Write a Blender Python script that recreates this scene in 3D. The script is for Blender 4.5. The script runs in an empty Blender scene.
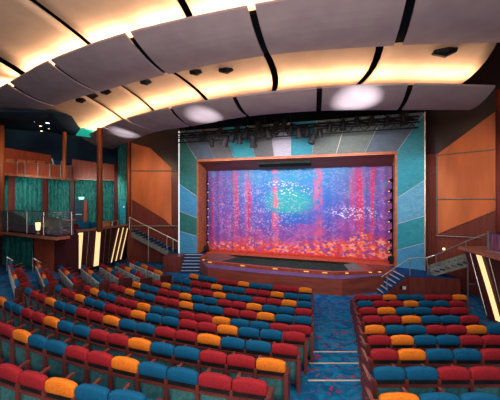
import bpy, bmesh, math, random
import numpy as np
from mathutils import Vector, Matrix

random.seed(7)
C = bpy.context.scene.collection
ZC = 4.88          # eye height above the flat floor in front of the stage
F = 300.0          # focal length in pixels (500 px wide)
HZ = 195.0         # horizon row


def P(px, py, D):
    return Vector(((px - 250) / F * D, D, ZC - (py - HZ) / F * D))


def PZ(px, py, z):
    """ground-plan point of a measured point at a known height z (relative to the eye)"""
    D = -z * F / (py - HZ)
    return ((px - 250) / F * D, D)


TH = math.atan(0.333)
CU, SU = math.cos(TH), math.sin(TH)
SC = (2.64, 19.5)


def S(u, v, z):
    """stage frame (u along the curtain, v away from the audience, z rel. to eye) -> world"""
    return Vector((SC[0] + u * CU + v * SU, SC[1] - u * SU + v * CU, ZC + z))


def W(x, d, z):
    return Vector((x, d, ZC + z))


# ------------------------------------------------------------------ materials
MATS = {}


def newmat(name):
    m = bpy.data.materials.new(name)
    m.use_nodes = True
    nt = m.node_tree
    return m, nt, nt.nodes['Principled BSDF']


def ramp(nt, stops):
    r = nt.nodes.new('ShaderNodeValToRGB')
    el = r.color_ramp.elements
    el[0].position, el[0].color = stops[0][0], (*stops[0][1], 1)
    el[1].position, el[1].color = stops[-1][0], (*stops[-1][1], 1)
    for p, c in stops[1:-1]:
        e = el.new(p)
        e.color = (*c, 1)
    return r


def coords(nt, scale=(1, 1, 1), kind='Object', rot=(0, 0, 0)):
    tc = nt.nodes.new('ShaderNodeTexCoord')
    mp = nt.nodes.new('ShaderNodeMapping')
    mp.inputs['Scale'].default_value = scale
    mp.inputs['Rotation'].default_value = rot
    nt.links.new(tc.outputs[kind], mp.inputs[0])
    return mp


def noise_mat(name, c1, c2, scale=(8, 8, 8), detail=4, rough=0.6, metal=0.0, bump=0.0, lo=0.35, hi=0.65, spec=0.3):
    m, nt, b = newmat(name)
    mp = coords(nt, scale)
    n = nt.nodes.new('ShaderNodeTexNoise')
    n.inputs['Scale'].default_value = 1.0
    n.inputs['Detail'].default_value = detail
    nt.links.new(mp.outputs[0], n.inputs['Vector'])
    r = ramp(nt, [(lo, c1), (hi, c2)])
    nt.links.new(n.outputs['Fac'], r.inputs[0])
    nt.links.new(r.outputs[0], b.inputs['Base Color'])
    b.inputs['Roughness'].default_value = rough
    b.inputs['Metallic'].default_value = metal
    b.inputs['Specular IOR Level'].default_value = spec
    if bump:
        bp = nt.nodes.new('ShaderNodeBump')
        bp.inputs['Strength'].default_value = bump
        nt.links.new(n.outputs['Fac'], bp.inputs['Height'])
        nt.links.new(bp.outputs[0], b.inputs['Normal'])
    MATS[name] = m
    return m


def emit_mat(name, col, strength):
    m, nt, b = newmat(name)
    b.inputs['Base Color'].default_value = (*col, 1)
    b.inputs['Emission Color'].default_value = (*col, 1)
    b.inputs['Emission Strength'].default_value = strength
    MATS[name] = m
    return m


def sc(c, k):
    return tuple(max(0, min(1, x * k)) for x in c)


def fabric(name, c):
    return noise_mat(name, sc(c, .8), sc(c, 1.15), (60, 60, 60), 2, .9, 0, .15, spec=.15)


def wood(name, c, grain=(9, 9, .8), rough=.4, spec=.35):
    return noise_mat(name, sc(c, .72), sc(c, 1.25), grain, 6, rough, 0, .03, .3, .7, spec)


fabric('red_velvet', (.26, .013, .020))
fabric('orange_velvet', (.64, .16, .014))
fabric('blue_velvet', (.003, .075, .165))
noise_mat('teal_backing', (.03, .11, .115), (.06, .18, .18), (18, 18, 18), 3, .85, 0, .1, spec=.1)
noise_mat('lit_teal_backing', (.34, .37, .38), (.46, .48, .48), (18, 18, 18), 3, .85, 0, .1, spec=.1)  # the teal backing again, with bright light put into its colour
wood('seat_wood', (.135, .026, .020))
wood('mahogany', (.15, .03, .022))
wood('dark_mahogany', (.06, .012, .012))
wood('cherry_wood', (.30, .055, .025))
wood('apron_wood', (.26, .055, .034), (.9, .9, 6))
wood('orange_wood', (.55, .135, .04), (1.2, 1.2, .3), .5)
wood('column_wood', (.33, .085, .03), (12, 12, .6))
wood('proscenium_wood', (.42, .13, .05), (2, 2, 6))
wood('soffit_wood', (.16, .055, .045), (.6, .6, 6), .6)
wood('cap_wood', (.36, .13, .08))
noise_mat('dark_metal', (.006, .006, .007), (.012, .012, .013), (10, 10, 10), 2, .6, 0, spec=.2)
wood('shadow_wood', (.018, .006, .006))  # mahogany with deep shade put into its base colour
noise_mat('black_void', (.003, .004, .006), (.006, .008, .012), (2, 2, 2), 2, .95, spec=.05)
noise_mat('midnight_paint', (.004, .012, .03), (.008, .028, .05), (.6, .6, .6), 2, .8, spec=.1)
noise_mat('steel_rail', (.45, .43, .40), (.62, .60, .56), (12, 12, 12), 2, .35, .9)
noise_mat('stringer_paint', (.16, .17, .15), (.24, .25, .22), (6, 6, 6), 2, .5, .3)
noise_mat('beige_panel', (.70, .48, .32), (.76, .54, .36), (1.5, 1.5, 1.5), 3, .85, spec=.1)
noise_mat('mauve_panel', (.36, .28, .31), (.41, .33, .355), (1.5, 1.5, 1.5), 3, .75, spec=.15)
noise_mat('pit_paint', (.010, .022, .018), (.02, .036, .028), (4, 4, 4), 2, .9, spec=.1)
noise_mat('nosing_paint', (.38, .38, .40), (.5, .5, .5), (10, 10, 10), 2, .6)
noise_mat('brass_nosing', (.42, .34, .26), (.52, .42, .32), (10, 10, 10), 2, .5)
noise_mat('apron_deck', (.09, .05, .12), (.13, .075, .17), (5, 5, 5), 3, .45)
noise_mat('red_deck', (.30, .04, .02), (.46, .09, .04), (5, 5, 5), 3, .5)
noise_mat('white_plastic', (.7, .68, .64), (.75, .72, .68), (5, 5, 5), 2, .5)
noise_mat('door_paint', (.0, .17, .24), (.01, .21, .28), (3, 3, 3), 2, .5)
noise_mat('dark_door_paint', (.004, .03, .055), (.008, .04, .07), (3, 3, 3), 2, .5)
noise_mat('stair_carpet', (.006, .03, .10), (.012, .06, .17), (25, 25, 25), 3, .9, spec=.1)
emit_mat('lit_panel', (1.0, .70, .33), 1.0)
emit_mat('warm_lamp', (1.0, .66, .30), 1.8)
emit_mat('small_bulb', (1.0, .8, .5), 3.0)
emit_mat('footlight', (1.0, .55, .12), .55)
emit_mat('white_strip', (.85, .95, 1.0), .8)
emit_mat('star_light', (.8, .9, 1.0), 2.5)
emit_mat('exit_glow', (.35, 1.0, .8), 1.6)
emit_mat('teal_glow', (.02, .6, .45), .45)


def splash(name, c1, c2, scale=(1.5, 1.5, 4), rough=.45):
    """painted portal panel with a scratchy hammered pattern"""
    m, nt, b = newmat(name)
    mp = coords(nt, scale, rot=(0, .5, .4))
    n = nt.nodes.new('ShaderNodeTexNoise')
    n.inputs['Scale'].default_value = 2.2
    n.inputs['Detail'].default_value = 8
    n.inputs['Distortion'].default_value = 1.6
    nt.links.new(mp.outputs[0], n.inputs['Vector'])
    r = ramp(nt, [(.3, c1), (.7, c2)])
    nt.links.new(n.outputs['Fac'], r.inputs[0])
    nt.links.new(r.outputs[0], b.inputs['Base Color'])
    b.inputs['Roughness'].default_value = rough
    bp = nt.nodes.new('ShaderNodeBump')
    bp.inputs['Strength'].default_value = .25
    nt.links.new(n.outputs['Fac'], bp.inputs['Height'])
    nt.links.new(bp.outputs[0], b.inputs['Normal'])
    MATS[name] = m


splash('portal_green', (0.000, 0.090, 0.075), (0.015, 0.165, 0.143), rough=.65)
splash('portal_blue', (0.016, 0.176, 0.336), (0.056, 0.288, 0.464), rough=.65)
splash('portal_teal', (0.000, 0.170, 0.204), (0.017, 0.281, 0.306), rough=.65)
splash('portal_sky', (0.038, 0.225, 0.390), (0.120, 0.345, 0.495), rough=.65)
splash('portal_steel', (0.063, 0.099, 0.135), (0.108, 0.153, 0.198), rough=.65)
splash('portal_grey', (0.072, 0.081, 0.081), (0.117, 0.131, 0.126), rough=.65)
splash('portal_silver', (0.272, 0.280, 0.336), (0.400, 0.400, 0.464), rough=.65)
splash('portal_sage', (0.090, 0.128, 0.112), (0.143, 0.188, 0.165), rough=.65)
splash('portal_aqua', (0.000, 0.168, 0.238), (0.014, 0.266, 0.322), rough=.65)


def carpet(name):
    m, nt, b = newmat(name)
    mp = coords(nt, (1, 1, 1))
    n1 = nt.nodes.new('ShaderNodeTexNoise'); n1.inputs['Scale'].default_value = 2.6; n1.inputs['Detail'].default_value = 4; n1.inputs['Distortion'].default_value = 1.2
    n2 = nt.nodes.new('ShaderNodeTexVoronoi'); n2.inputs['Scale'].default_value = 4.5
    n3 = nt.nodes.new('ShaderNodeTexNoise'); n3.inputs['Scale'].default_value = 7.0; n3.inputs['Detail'].default_value = 2; n3.inputs['Distortion'].default_value = .8
    for n in (n1, n2, n3):
        nt.links.new(mp.outputs[0], n.inputs['Vector'])
    r1 = ramp(nt, [(.3, (.002, .045, .12)), (.48, (.003, .085, .22)), (.56, (.004, .14, .25)), (.7, (.006, .11, .33))])
    nt.links.new(n1.outputs['Fac'], r1.inputs[0])
    r3 = ramp(nt, [(.60, (0, 0, 0)), (.66, (1, 1, 1))])
    nt.links.new(n3.outputs['Fac'], r3.inputs[0])
    mx = nt.nodes.new('ShaderNodeMix'); mx.data_type = 'RGBA'
    nt.links.new(r3.outputs[0], mx.inputs['Factor'])
    nt.links.new(r1.outputs[0], mx.inputs[6])
    mx.inputs[7].default_value = (.22, .03, .09, 1)
    nt.links.new(mx.outputs[2], b.inputs['Base Color'])
    b.inputs['Roughness'].default_value = .95
    b.inputs['Specular IOR Level'].default_value = .1
    MATS[name] = m


carpet('carpet')


def drape_mat(name):
    """teal hanging with long watery strands"""
    m, nt, b = newmat(name)
    mp = coords(nt, (1.5, 1.5, .55))
    n = nt.nodes.new('ShaderNodeTexNoise'); n.inputs['Scale'].default_value = 2.4; n.inputs['Detail'].default_value = 6; n.inputs['Distortion'].default_value = 2.6
    nt.links.new(mp.outputs[0], n.inputs['Vector'])
    r = ramp(nt, [(.32, (.0, .035, .04)), (.5, (.0, .13, .12)), (.58, (.02, .24, .19)), (.66, (.0, .09, .09))])
    nt.links.new(n.outputs['Fac'], r.inputs[0])
    nt.links.new(r.outputs[0], b.inputs['Base Color'])
    b.inputs['Roughness'].default_value = .7
    MATS[name] = m


drape_mat('teal_drape')


def curtain_mat():
    """painted show curtain: generated coords, x 0..1 across, z 0..1 up"""
    m, nt, b = newmat('show_curtain')
    L = nt.links.new
    tc = nt.nodes.new('ShaderNodeTexCoord')
    sep = nt.nodes.new('ShaderNodeSeparateXYZ')
    uv = nt.nodes.new('ShaderNodeUVMap'); uv.uv_map = 'UVMap'
    L(uv.outputs[0], sep.inputs[0])
    X, Y = sep.outputs[0], sep.outputs[1]

    def math_(op, a, bb=None, clamp=False):
        n = nt.nodes.new('ShaderNodeMath'); n.operation = op; n.use_clamp = clamp
        for i, q in enumerate((a, bb)):
            if q is None: continue
            if isinstance(q, (int, float)): n.inputs[i].default_value = q
            else: L(q, n.inputs[i])
        return n.outputs[0]

    def mix(f, a, c):
        n = nt.nodes.new('ShaderNodeMix'); n.data_type = 'RGBA'
        if isinstance(f, (int, float)): n.inputs['Factor'].default_value = f
        else: L(f, n.inputs['Factor'])
        for sock, q in ((6, a), (7, c)):
            if isinstance(q, tuple): n.inputs[sock].default_value = (*q, 1)
            else: L(q, n.inputs[sock])
        return n.outputs[2]

    def noise(sx, sy, scale, detail=4, dist=0.0):
        mp = nt.nodes.new('ShaderNodeMapping'); mp.inputs['Scale'].default_value = (sx, sy, 1)
        L(uv.outputs[0], mp.inputs[0])
        n = nt.nodes.new('ShaderNodeTexNoise'); n.inputs['Scale'].default_value = scale; n.inputs['Detail'].default_value = detail; n.inputs['Distortion'].default_value = dist
        L(mp.outputs[0], n.inputs['Vector'])
        return n.outputs['Fac']

    def smooth(v, a, c):
        n = nt.nodes.new('ShaderNodeMapRange'); n.interpolation_type = 'SMOOTHSTEP'
        n.inputs['From Min'].default_value = a; n.inputs['From Max'].default_value = c
        L(v, n.inputs['Value'])
        return n.outputs[0]

    def blob(cx, cy, rx, ry, soft=.5):
        dx = math_('DIVIDE', math_('SUBTRACT', X, cx), rx)
        dy = math_('DIVIDE', math_('SUBTRACT', Y, cy), ry)
        d = math_('SQRT', math_('ADD', math_('MULTIPLY', dx, dx), math_('MULTIPLY', dy, dy)))
        return smooth(d, 1.0, 1.0 - soft)

    wob = noise(3, 2, 2.0, 4)
    g = ramp(nt, [(0.0, (.55, .05, .06)), (.10, (.42, .07, .16)), (.2, (.20, .07, .32)), (.36, (.12, .09, .42)), (.55, (.06, .13, .48)), (.78, (.05, .20, .50)), (1, (.07, .27, .52))])
    yy = math_('ADD', Y, math_('MULTIPLY', math_('SUBTRACT', wob, .5), .25))
    L(yy, g.inputs[0])
    col = g.outputs[0]
    sidel = smooth(X, .36, .02)
    col = mix(math_('MULTIPLY', sidel, .65), col, (.15, .07, .36))
    sider = smooth(X, .66, .98)
    col = mix(math_('MULTIPLY', sider, .6), col, (.20, .05, .28))
    col = mix(math_('MULTIPLY', blob(.49, .62, .18, .22, .6), .95), col, (.04, .38, .40))
    col = mix(math_('MULTIPLY', blob(.49, .90, .24, .16, .9), .6), col, (.04, .33, .50))
    col = mix(math_('MULTIPLY', blob(.50, .42, .15, .10, .8), .8), col, (.02, .14, .50))
    pk = smooth(noise(5, 4, 2.2, 6, .6), .48, .60)
    low = smooth(Y, .66, .2)
    col = mix(math_('MULTIPLY', math_('MULTIPLY', pk, low), .55), col, (.46, .10, .32))
    tealp = smooth(noise(9, 3, 2.0, 5, .4), .55, .66)
    col = mix(math_('MULTIPLY', math_('MULTIPLY', tealp, smooth(Y, .5, .9)), .5), col, (.06, .36, .44))
    # hanging vertical crimson streamers
    st = smooth(noise(44, .5, 1.0, 2), .50, .60)
    band = math_('ADD', math_('ADD', blob(.17, .6, .05, .62, .7), blob(.255, .55, .035, .62, .7)), math_('ADD', blob(.91, .62, .14, .72, .5), blob(.05, .5, .06, .7, .7)), True)
    col = mix(math_('MULTIPLY', math_('MULTIPLY', st, band), .85), col, (.55, .03, .09))
    for cx, wd, k in ((.413, .024, .8), (.645, .030, .75), (.245, .014, .6), (.17, .012, .5)):
        br = math_('MULTIPLY', smooth(noise(26, 7, 1.5, 4), .36, .56), smooth(noise(3, 6, 1.2, 3), .25, .5))
        col = mix(math_('MULTIPLY', math_('MULTIPLY', blob(cx, .55, wd, 1.2, .5), br), k), col, (.62, .12, .20))
    # shoal of pale sparkles
    def cells(sx, sy, rot):
        v = nt.nodes.new('ShaderNodeTexVoronoi'); v.inputs['Scale'].default_value = 1.0
        mpv = nt.nodes.new('ShaderNodeMapping'); mpv.inputs['Scale'].default_value = (sx, sy, 1); mpv.inputs['Rotation'].default_value = (0, 0, rot)
        L(uv.outputs[0], mpv.inputs[0]); L(mpv.outputs[0], v.inputs['Vector'])
        return v
    vor = cells(80, 48, .25)
    dots = smooth(vor.outputs['Distance'], .48, .25)
    n2 = smooth(noise(4, 5, 3.0, 4), .34, .56)
    shoal = math_('ADD', math_('ADD', blob(.44, .80, .11, .08, .5), math_('ADD', blob(.54, .74, .12, .08, .5), blob(.82, .50, .18, .10, .6))), math_('MULTIPLY', blob(.3, .5, .4, .5, .6), .35), True)
    col = mix(math_('MULTIPLY', math_('MULTIPLY', dots, shoal), math_('MULTIPLY', n2, .95)), col, (.72, .78, .86))
    vs = cells(110, 70, .1)
    sepq = nt.nodes.new('ShaderNodeSeparateColor'); L(vs.outputs['Color'], sepq.inputs[0])
    spark = math_('GREATER_THAN', sepq.outputs[0], .72)
    col = mix(math_('MULTIPLY', math_('MULTIPLY', spark, math_('SUBTRACT', 1.0, blob(.49, .55, .2, .4, .5))), math_('MULTIPLY', smooth(noise(6, 5, 2.0, 4), .35, .6), .34)), col, (.50, .34, .62))
    spark2 = math_('GREATER_THAN', sepq.outputs[1], .78)
    col = mix(math_('MULTIPLY', math_('MULTIPLY', spark2, math_('MAXIMUM', sidel, sider)), .55), col, (.50, .06, .16))
    # glittering coral floor
    vor2 = cells(74, 50, 0)
    rr = ramp(nt, [(.0, (.62, .08, .05)), (.3, (.80, .22, .10)), (.5, (.50, .05, .10)), (.66, (.16, .08, .40)), (.84, (.85, .36, .24)), (1, (.85, .36, .24))])
    rr.color_ramp.interpolation = 'CONSTANT'
    sepc = nt.nodes.new('ShaderNodeSeparateColor'); L(vor2.outputs['Color'], sepc.inputs[0])
    L(sepc.outputs[0], rr.inputs[0])
    edge = math_('ADD', .15, math_('MULTIPLY', math_('SUBTRACT', noise(3, 1, 2.0, 3), .5), .30))
    edge = math_('ADD', edge, math_('MULTIPLY', blob(.95, .2, .45, .9, .9), .13))
    mask = smooth(math_('SUBTRACT', edge, Y), -.03, .06)
    col = mix(math_('MULTIPLY', mask, .85), col, rr.outputs[0])
    hem = smooth(Y, .035, .015)
    col = mix(hem, col, (.62, .05, .03))
    L(col, b.inputs['Base Color'])
    b.inputs['Roughness'].default_value = .8
    b.inputs['Specular IOR Level'].default_value = .1
    MATS['show_curtain'] = m


curtain_mat()


def crystal_mat():
    m, nt, b = newmat('reflection_glass')
    mp = coords(nt, (3, 3, .5))
    n = nt.nodes.new('ShaderNodeTexNoise'); n.inputs['Scale'].default_value = 3; n.inputs['Detail'].default_value = 6
    nt.links.new(mp.outputs[0], n.inputs['Vector'])
    r = ramp(nt, [(.35, (.10, .04, .09)), (.5, (.22, .08, .13)), (.65, (.24, .18, .34))])  # pink and purple reflections put into the glass colour
    nt.links.new(n.outputs['Fac'], r.inputs[0]); nt.links.new(r.outputs[0], b.inputs['Base Color'])
    b.inputs['Roughness'].default_value = .15
    b.inputs['Alpha'].default_value = .85
    MATS['reflection_glass'] = m
    m, nt, b = newmat('glint_glass')
    mp = coords(nt, (4, 4, 16))
    n = nt.nodes.new('ShaderNodeTexNoise'); n.inputs['Scale'].default_value = 1.5; n.inputs['Detail'].default_value = 5
    nt.links.new(mp.outputs[0], n.inputs['Vector'])
    r = ramp(nt, [(.50, (.16, .12, .15)), (.57, (.25, .42, .62)), (.63, (.8, .9, 1.0))])  # bluish reflections and sparkles put into the glass colour
    nt.links.new(n.outputs['Fac'], r.inputs[0]); nt.links.new(r.outputs[0], b.inputs['Base Color'])
    b.inputs['Roughness'].default_value = .08
    b.inputs['Alpha'].default_value = .24
    MATS['glint_glass'] = m


crystal_mat()


# ------------------------------------------------------------------ mesh building
class MB:
    def __init__(s):
        s.v, s.f = [], []

    def add(s, vs, fs):
        o = len(s.v)
        s.v += [Vector(v) for v in vs]
        s.f += [tuple(i + o for i in f) for f in fs]
        return s

    def hexa(s, b, t):
        """bottom ring and top ring of equal length"""
        n = len(b)
        fs = [tuple(range(n))[::-1], tuple(range(n, 2 * n))]
        fs += [(i, (i + 1) % n, n + (i + 1) % n, n + i) for i in range(n)]
        return s.add(list(b) + list(t), fs)

    def box(s, lo, hi):
        x0, y0, z0 = lo; x1, y1, z1 = hi
        return s.hexa([(x0, y0, z0), (x1, y0, z0), (x1, y1, z0), (x0, y1, z0)], [(x0, y0, z1), (x1, y0, z1), (x1, y1, z1), (x0, y1, z1)])

    def slab(s, pts, off):
        """a polygon thickened by the vector off"""
        off = Vector(off)
        return s.hexa([Vector(p) for p in pts], [Vector(p) + off for p in pts])

    def tube(s, pts, r, n=8):
        pts = [Vector(p) for p in pts]
        rings = []
        for i, p in enumerate(pts):
            d = (pts[min(i + 1, len(pts) - 1)] - pts[max(i - 1, 0)]).normalized()
            a = Vector((0, 0, 1)) if abs(d.z) < .9 else Vector((1, 0, 0))
            e1 = d.cross(a).normalized(); e2 = d.cross(e1)
            rr = r[i] if isinstance(r, (list, tuple)) else r
            rings.append([p + rr * (math.cos(2 * math.pi * k / n) * e1 + math.sin(2 * math.pi * k / n) * e2) for k in range(n)])
        vs = [v for rg in rings for v in rg]
        fs = [(j * n + k, j * n + (k + 1) % n, (j + 1) * n + (k + 1) % n, (j + 1) * n + k) for j in range(len(pts) - 1) for k in range(n)]
        fs += [tuple(range(n))[::-1], tuple(range((len(pts) - 1) * n, len(pts) * n))]
        return s.add(vs, fs)

    def grid(s, rows, thick=None):
        """rows of points -> sheet; optional thickness vector"""
        nr, nc = len(rows), len(rows[0])
        vs = [Vector(p) for r in rows for p in r]
        fs = [(i * nc + j, i * nc + j + 1, (i + 1) * nc + j + 1, (i + 1) * nc + j) for i in range(nr - 1) for j in range(nc - 1)]
        if thick is None:
            return s.add(vs, fs)
        N = nr * nc
        t = Vector(thick)
        vs2 = vs + [v + t for v in vs]
        fs2 = fs + [tuple(i + N for i in f)[::-1] for f in fs]
        per = [j for j in range(nc)] + [i * nc + nc - 1 for i in range(1, nr)] + [(nr - 1) * nc + j for j in range(nc - 2, -1, -1)] + [i * nc for i in range(nr - 2, 0, -1)]
        for a, c in zip(per, per[1:] + per[:1]):
            fs2.append((c, a, a + N, c + N))
        return s.add(vs2, fs2)

    def ball(s, c, r, n=8):
        c = Vector(c)
        if not isinstance(r, (tuple, list)): r = (r, r, r)
        vs = []; m = n // 2 + 1
        for i in range(m + 1):
            a = math.pi * i / m
            for k in range(n):
                t = 2 * math.pi * k / n
                vs.append(c + Vector((r[0] * math.sin(a) * math.cos(t), r[1] * math.sin(a) * math.sin(t), r[2] * math.cos(a))))
        fs = [(i * n + k, (i + 1) * n + k, (i + 1) * n + (k + 1) % n, i * n + (k + 1) % n) for i in range(m) for k in range(n)]
        return s.add(vs, fs)

    def mesh(s, name, mat, smooth=False, origin=(0, 0, 0)):
        me = bpy.data.meshes.new(name)
        o = Vector(origin)
        me.from_pydata([tuple(v - o) for v in s.v], [], s.f)
        bm = bmesh.new(); bm.from_mesh(me)
        bmesh.ops.remove_doubles(bm, verts=bm.verts, dist=1e-5)
        bmesh.ops.recalc_face_normals(bm, faces=bm.faces)
        bm.to_mesh(me); bm.free()
        me.materials.append(MATS[mat])
        if smooth:
            for p in me.polygons: p.use_smooth = True
        return me

    def build(s, name, mat, parent=None, smooth=False, bevel=0.0):
        org = parent.matrix_world.translation if parent is not None else Vector((0, 0, 0))
        if parent is not None:
            org = wloc[parent.name]
        me = s.mesh(name, mat, smooth, org if parent is not None else s.base())
        o = bpy.data.objects.new(name, me)
        C.objects.link(o)
        if parent is not None:
            o.parent = parent
            wloc[o.name] = org
        else:
            o.location = s.base()
            wloc[o.name] = s.base()
        if bevel:
            b = o.modifiers.new('b', 'BEVEL'); b.width = bevel; b.segments = 2; b.limit_method = 'ANGLE'
        return o

    def base(s):
        n = len(s.v)
        return Vector((sum(v.x for v in s.v) / n, sum(v.y for v in s.v) / n, min(v.z for v in s.v)))


wloc = {}


def tag(o, label=None, cat=None, group=None, kind=None):
    if label: o['label'] = label
    if cat: o['category'] = cat
    if group: o['group'] = group
    if kind: o['kind'] = kind
    return o


def thing(name, loc, label, cat, group=None):
    e = bpy.data.objects.new(name, None)
    e.empty_display_size = .1
    C.objects.link(e)
    e.location = loc
    wloc[e.name] = Vector(loc)
    return tag(e, label, cat, group)


def struct(o, label=None):
    o['kind'] = 'structure'
    if label: o['label'] = label
    return o


ORD = ['', 'first', 'second', 'third', 'fourth', 'fifth', 'sixth', 'seventh', 'eighth', 'ninth', 'tenth', 'eleventh', 'twelfth', 'thirteenth',
       'fourteenth', 'fifteenth', 'sixteenth', 'seventeenth', 'eighteenth', 'nineteenth', 'twentieth']

# ------------------------------------------------------------------ seat rows measured in the photo
def hz(D): return 2.262 + .1498 * D


RD = [11.78, 10.60, 9.55, 8.50, 7.55, 6.75, 5.90, 5.07, 4.19]          # depth of the aisle end of each row across the aisle
RH = [hz(d) for d in RD]
# right-hand block rows: y, first seat left edge px, last seat right edge px, colours
RROWS = [
    (354.5, 466.3, 'RROBBRRO'), (357.4, 464, 'BRROBBR'), (359.2, 467.8, 'ROBBRR'), (362.4, 478.9, 'RROBBR'),
    (364.8, 506.5, 'OBBRROB'), (367.5, 505, 'ROBBRR'), (370.1, 508, 'ROBBR'), (372.8, 501.6, 'BBRR'), (378.9, 500, 'OBB')]
# central block, from the stage (row height index: 0 -> extra front row)
LROWS = [
    ('L11', 4.10, [(194, 276.5), (203, 278), (212.5, 279.5), (233, 282.5), (254.5, 285.5), (279, 288), (305.5, 290.3)], 'OBBRROBBRRO'),
    ('L10', RH[0], [(177.5, 280.5), (195, 283), (215.5, 286.5), (238, 290.2), (263.5, 293.5), (305, 297)], 'BBRROBBRROBB'),
    ('L9', RH[1], [(158, 283.5), (175, 287.5), (195, 291.5), (218.5, 295), (244, 298.5), (273.5, 302), (304.5, 304.5)], 'ROBBRROBBRROB'),
    ('L8', RH[2], [(137, 285), (163, 292), (185, 296), (210, 300.5), (238, 305), (270, 309), (303.5, 312)], 'OBBRROBBRROBBR'),
    ('L7', RH[3], [(114, 287), (139, 294.7), (160.5, 299.5), (185.5, 305), (215, 310), (248, 315), (303, 320)], 'RROBBRROBBRROBB'),
    ('L6', RH[4], [(88, 289), (103, 295), (121.5, 301), (144.5, 307), (171.5, 313), (203.5, 318.5), (240, 324), (280, 328), (301, 329.8)], 'ROBBRROBBRROBBRR'),
    ('L5', RH[5], [(59, 289), (73, 295.5), (92, 302), (113.5, 309), (140, 315.5), (171, 321.5), (208, 327), (248.5, 332.5), (294, 337)], 'BRROBBRROBBRROBBR'),
    ('L4', RH[6], [(28.5, 291.5), (40.5, 297), (59.5, 305), (82, 312), (109.5, 320.5), (144, 328.3), (184.5, 336), (231.5, 343), (285, 349.5)], 'BRROBBRROBBRROBBR'),
    ('L3', RH[7], [(2, 301.5), (17, 309), (37, 317), (64, 325.5), (97, 334.7), (137.5, 343.7), (185, 353.5), (240, 361.3), (271, 365)], 'OBBRROBBRROBBRRO'),
    ('L2', RH[8], [(-5.5, 325.7), (8.5, 331), (24.5, 336.7), (59, 347), (101, 359.2), (153.5, 371.5), (216, 381.5), (250, 386)], 'RROBBRROBBRR'),
    ('L1', hz(3.40), [(10, 372.8), (34, 381), (63, 388), (93, 393.5), (127, 400)], 'RROBB'),
]
# side bank under the gallery: height, near end px, far end px, colours near -> far
SROWS = [
    (3.15, (17, 283), (10.5, 264), 'BORBRB'), (3.27, (46, 282), (38, 265), 'BORBOR'), (3.38, (74, 280.6), (61.4, 268), 'RBORB'),
    (3.50, (99.2, 279.4), (83.6, 267.4), 'BBORB'), (3.62, (118.4, 275.6), (102.4, 266), 'RBORR'), (3.73, (139, 275), (118.4, 265), 'RBORB'),
    (3.85, (158.4, 272.4), (132.8, 262), 'OROBR')]
BH = .78    # bolster centre above the floor

seats = []   # (block, row, idx, X, D, floor z rel, angle, colour, n)
ctrl = []    # floor control points


def layout_curve(pts, n, h):
    xy = np.array([PZ(px, py, -h) for px, py in pts])
    # parametrise by the long direction, quadratic fit
    d = xy[-1] - xy[0]; L = np.hypot(*d); d = d / L
    nrm = np.array([-d[1], d[0]])
    t = (xy - xy[0]) @ d; w = (xy - xy[0]) @ nrm
    deg = 2 if len(pts) > 4 else 1
    co = np.polyfit(t, w, deg)
    ts = np.linspace(0, t[-1], 400)
    ws = np.polyval(co, ts)
    cur = xy[0] + ts[:, None] * d + ws[:, None] * nrm
    s = np.concatenate([[0], np.cumsum(np.hypot(*np.diff(cur, axis=0).T))])
    out = []
    for i in range(n):
        q = s[-1] * i / (n - 1)
        x = np.interp(q, s, cur[:, 0]); y = np.interp(q, s, cur[:, 1])
        q2 = min(q + .05, s[-1]); q1 = max(q - .05, 0)
        tx = np.interp(q2, s, cur[:, 0]) - np.interp(q1, s, cur[:, 0]); ty = np.interp(q2, s, cur[:, 1]) - np.interp(q1, s, cur[:, 1])
        out.append((x, y, math.atan2(ty, tx)))
    return out, s[-1] / (n - 1)


for r, (nm, h, pts, cols) in enumerate(LROWS):
    pos, pitch = layout_curve(pts, len(cols), h)
    print('row', nm, 'pitch %.3f' % pitch)
    for i, (x, y, a) in enumerate(pos):
        seats.append(('central', r, len(cols) - i, x, y, -h - BH, a, cols[i], len(cols), pitch))
    ctrl += [(x, y, -h - BH) for x, y, a in pos]
for r, (x0, x1, cols) in enumerate(RROWS):
    D = RD[r]; n = len(cols)
    a0, a1 = (x0 - 250) / F * D, (x1 - 250) / F * D
    p = (a1 - a0) / n
    print('row R', r + 1, 'pitch %.3f' % p)
    for i in range(n):
        x = a0 + p * (i + .5)
        seats.append(('narrow', r, i + 1, x, D, -RH[r] - BH, 0.0, cols[i], n, p))
    ctrl += [(x, D, -RH[r] - BH) for x in np.arange(a0, 12.5, .6)]
    ctrl += [(a0 - .9, D, -RH[r] - BH)]
for r, (h, near, far, cols) in enumerate(SROWS):
    pos, pitch = layout_curve([far, near], len(cols), h)
    print('row S', r + 1, 'pitch %.3f' % pitch)
    n = len(cols)
    for i, (x, y, a) in enumerate(pos):
        seats.append(('side', r, n - i, x, y, -h - BH, a, cols[n - 1 - i], n, pitch))
        ctrl.append((x, y, -h - BH))
    x, y, a = pos[-1]
    ctrl.append((x + .6 * math.cos(a), y + .6 * math.sin(a), -h - BH))

FRONT = -4.88
for u in np.arange(-9, 9, .7):
    for v in np.arange(-4.3, 1, .8):
        p = S(u, v, 0)
        ctrl.append((p.x, p.y, FRONT))
for x in np.arange(-8, 4, .7): ctrl.append((x, 20.5, FRONT))
cp = np.array(ctrl)


def zf(x, d):
    r2 = (cp[:, 0] - x) ** 2 + (cp[:, 1] - d) ** 2 + .02
    k = np.argpartition(r2, 14)[:14]
    w = 1 / r2[k] ** 2
    return float((w * cp[k, 2]).sum() / w.sum())


# floor ---------------------------------------------------------------
rows = []
for d in np.arange(2.0, 25.01, .28):
    rows.append([W(x, d, zf(x, d) - .01) for x in np.arange(-18.5, 13.6, .32)])
fl = MB().grid(rows, (0, 0, -.25)).build('floor', 'carpet', smooth=True)
struct(fl, 'blue patterned carpet on the raked auditorium floor')

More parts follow.
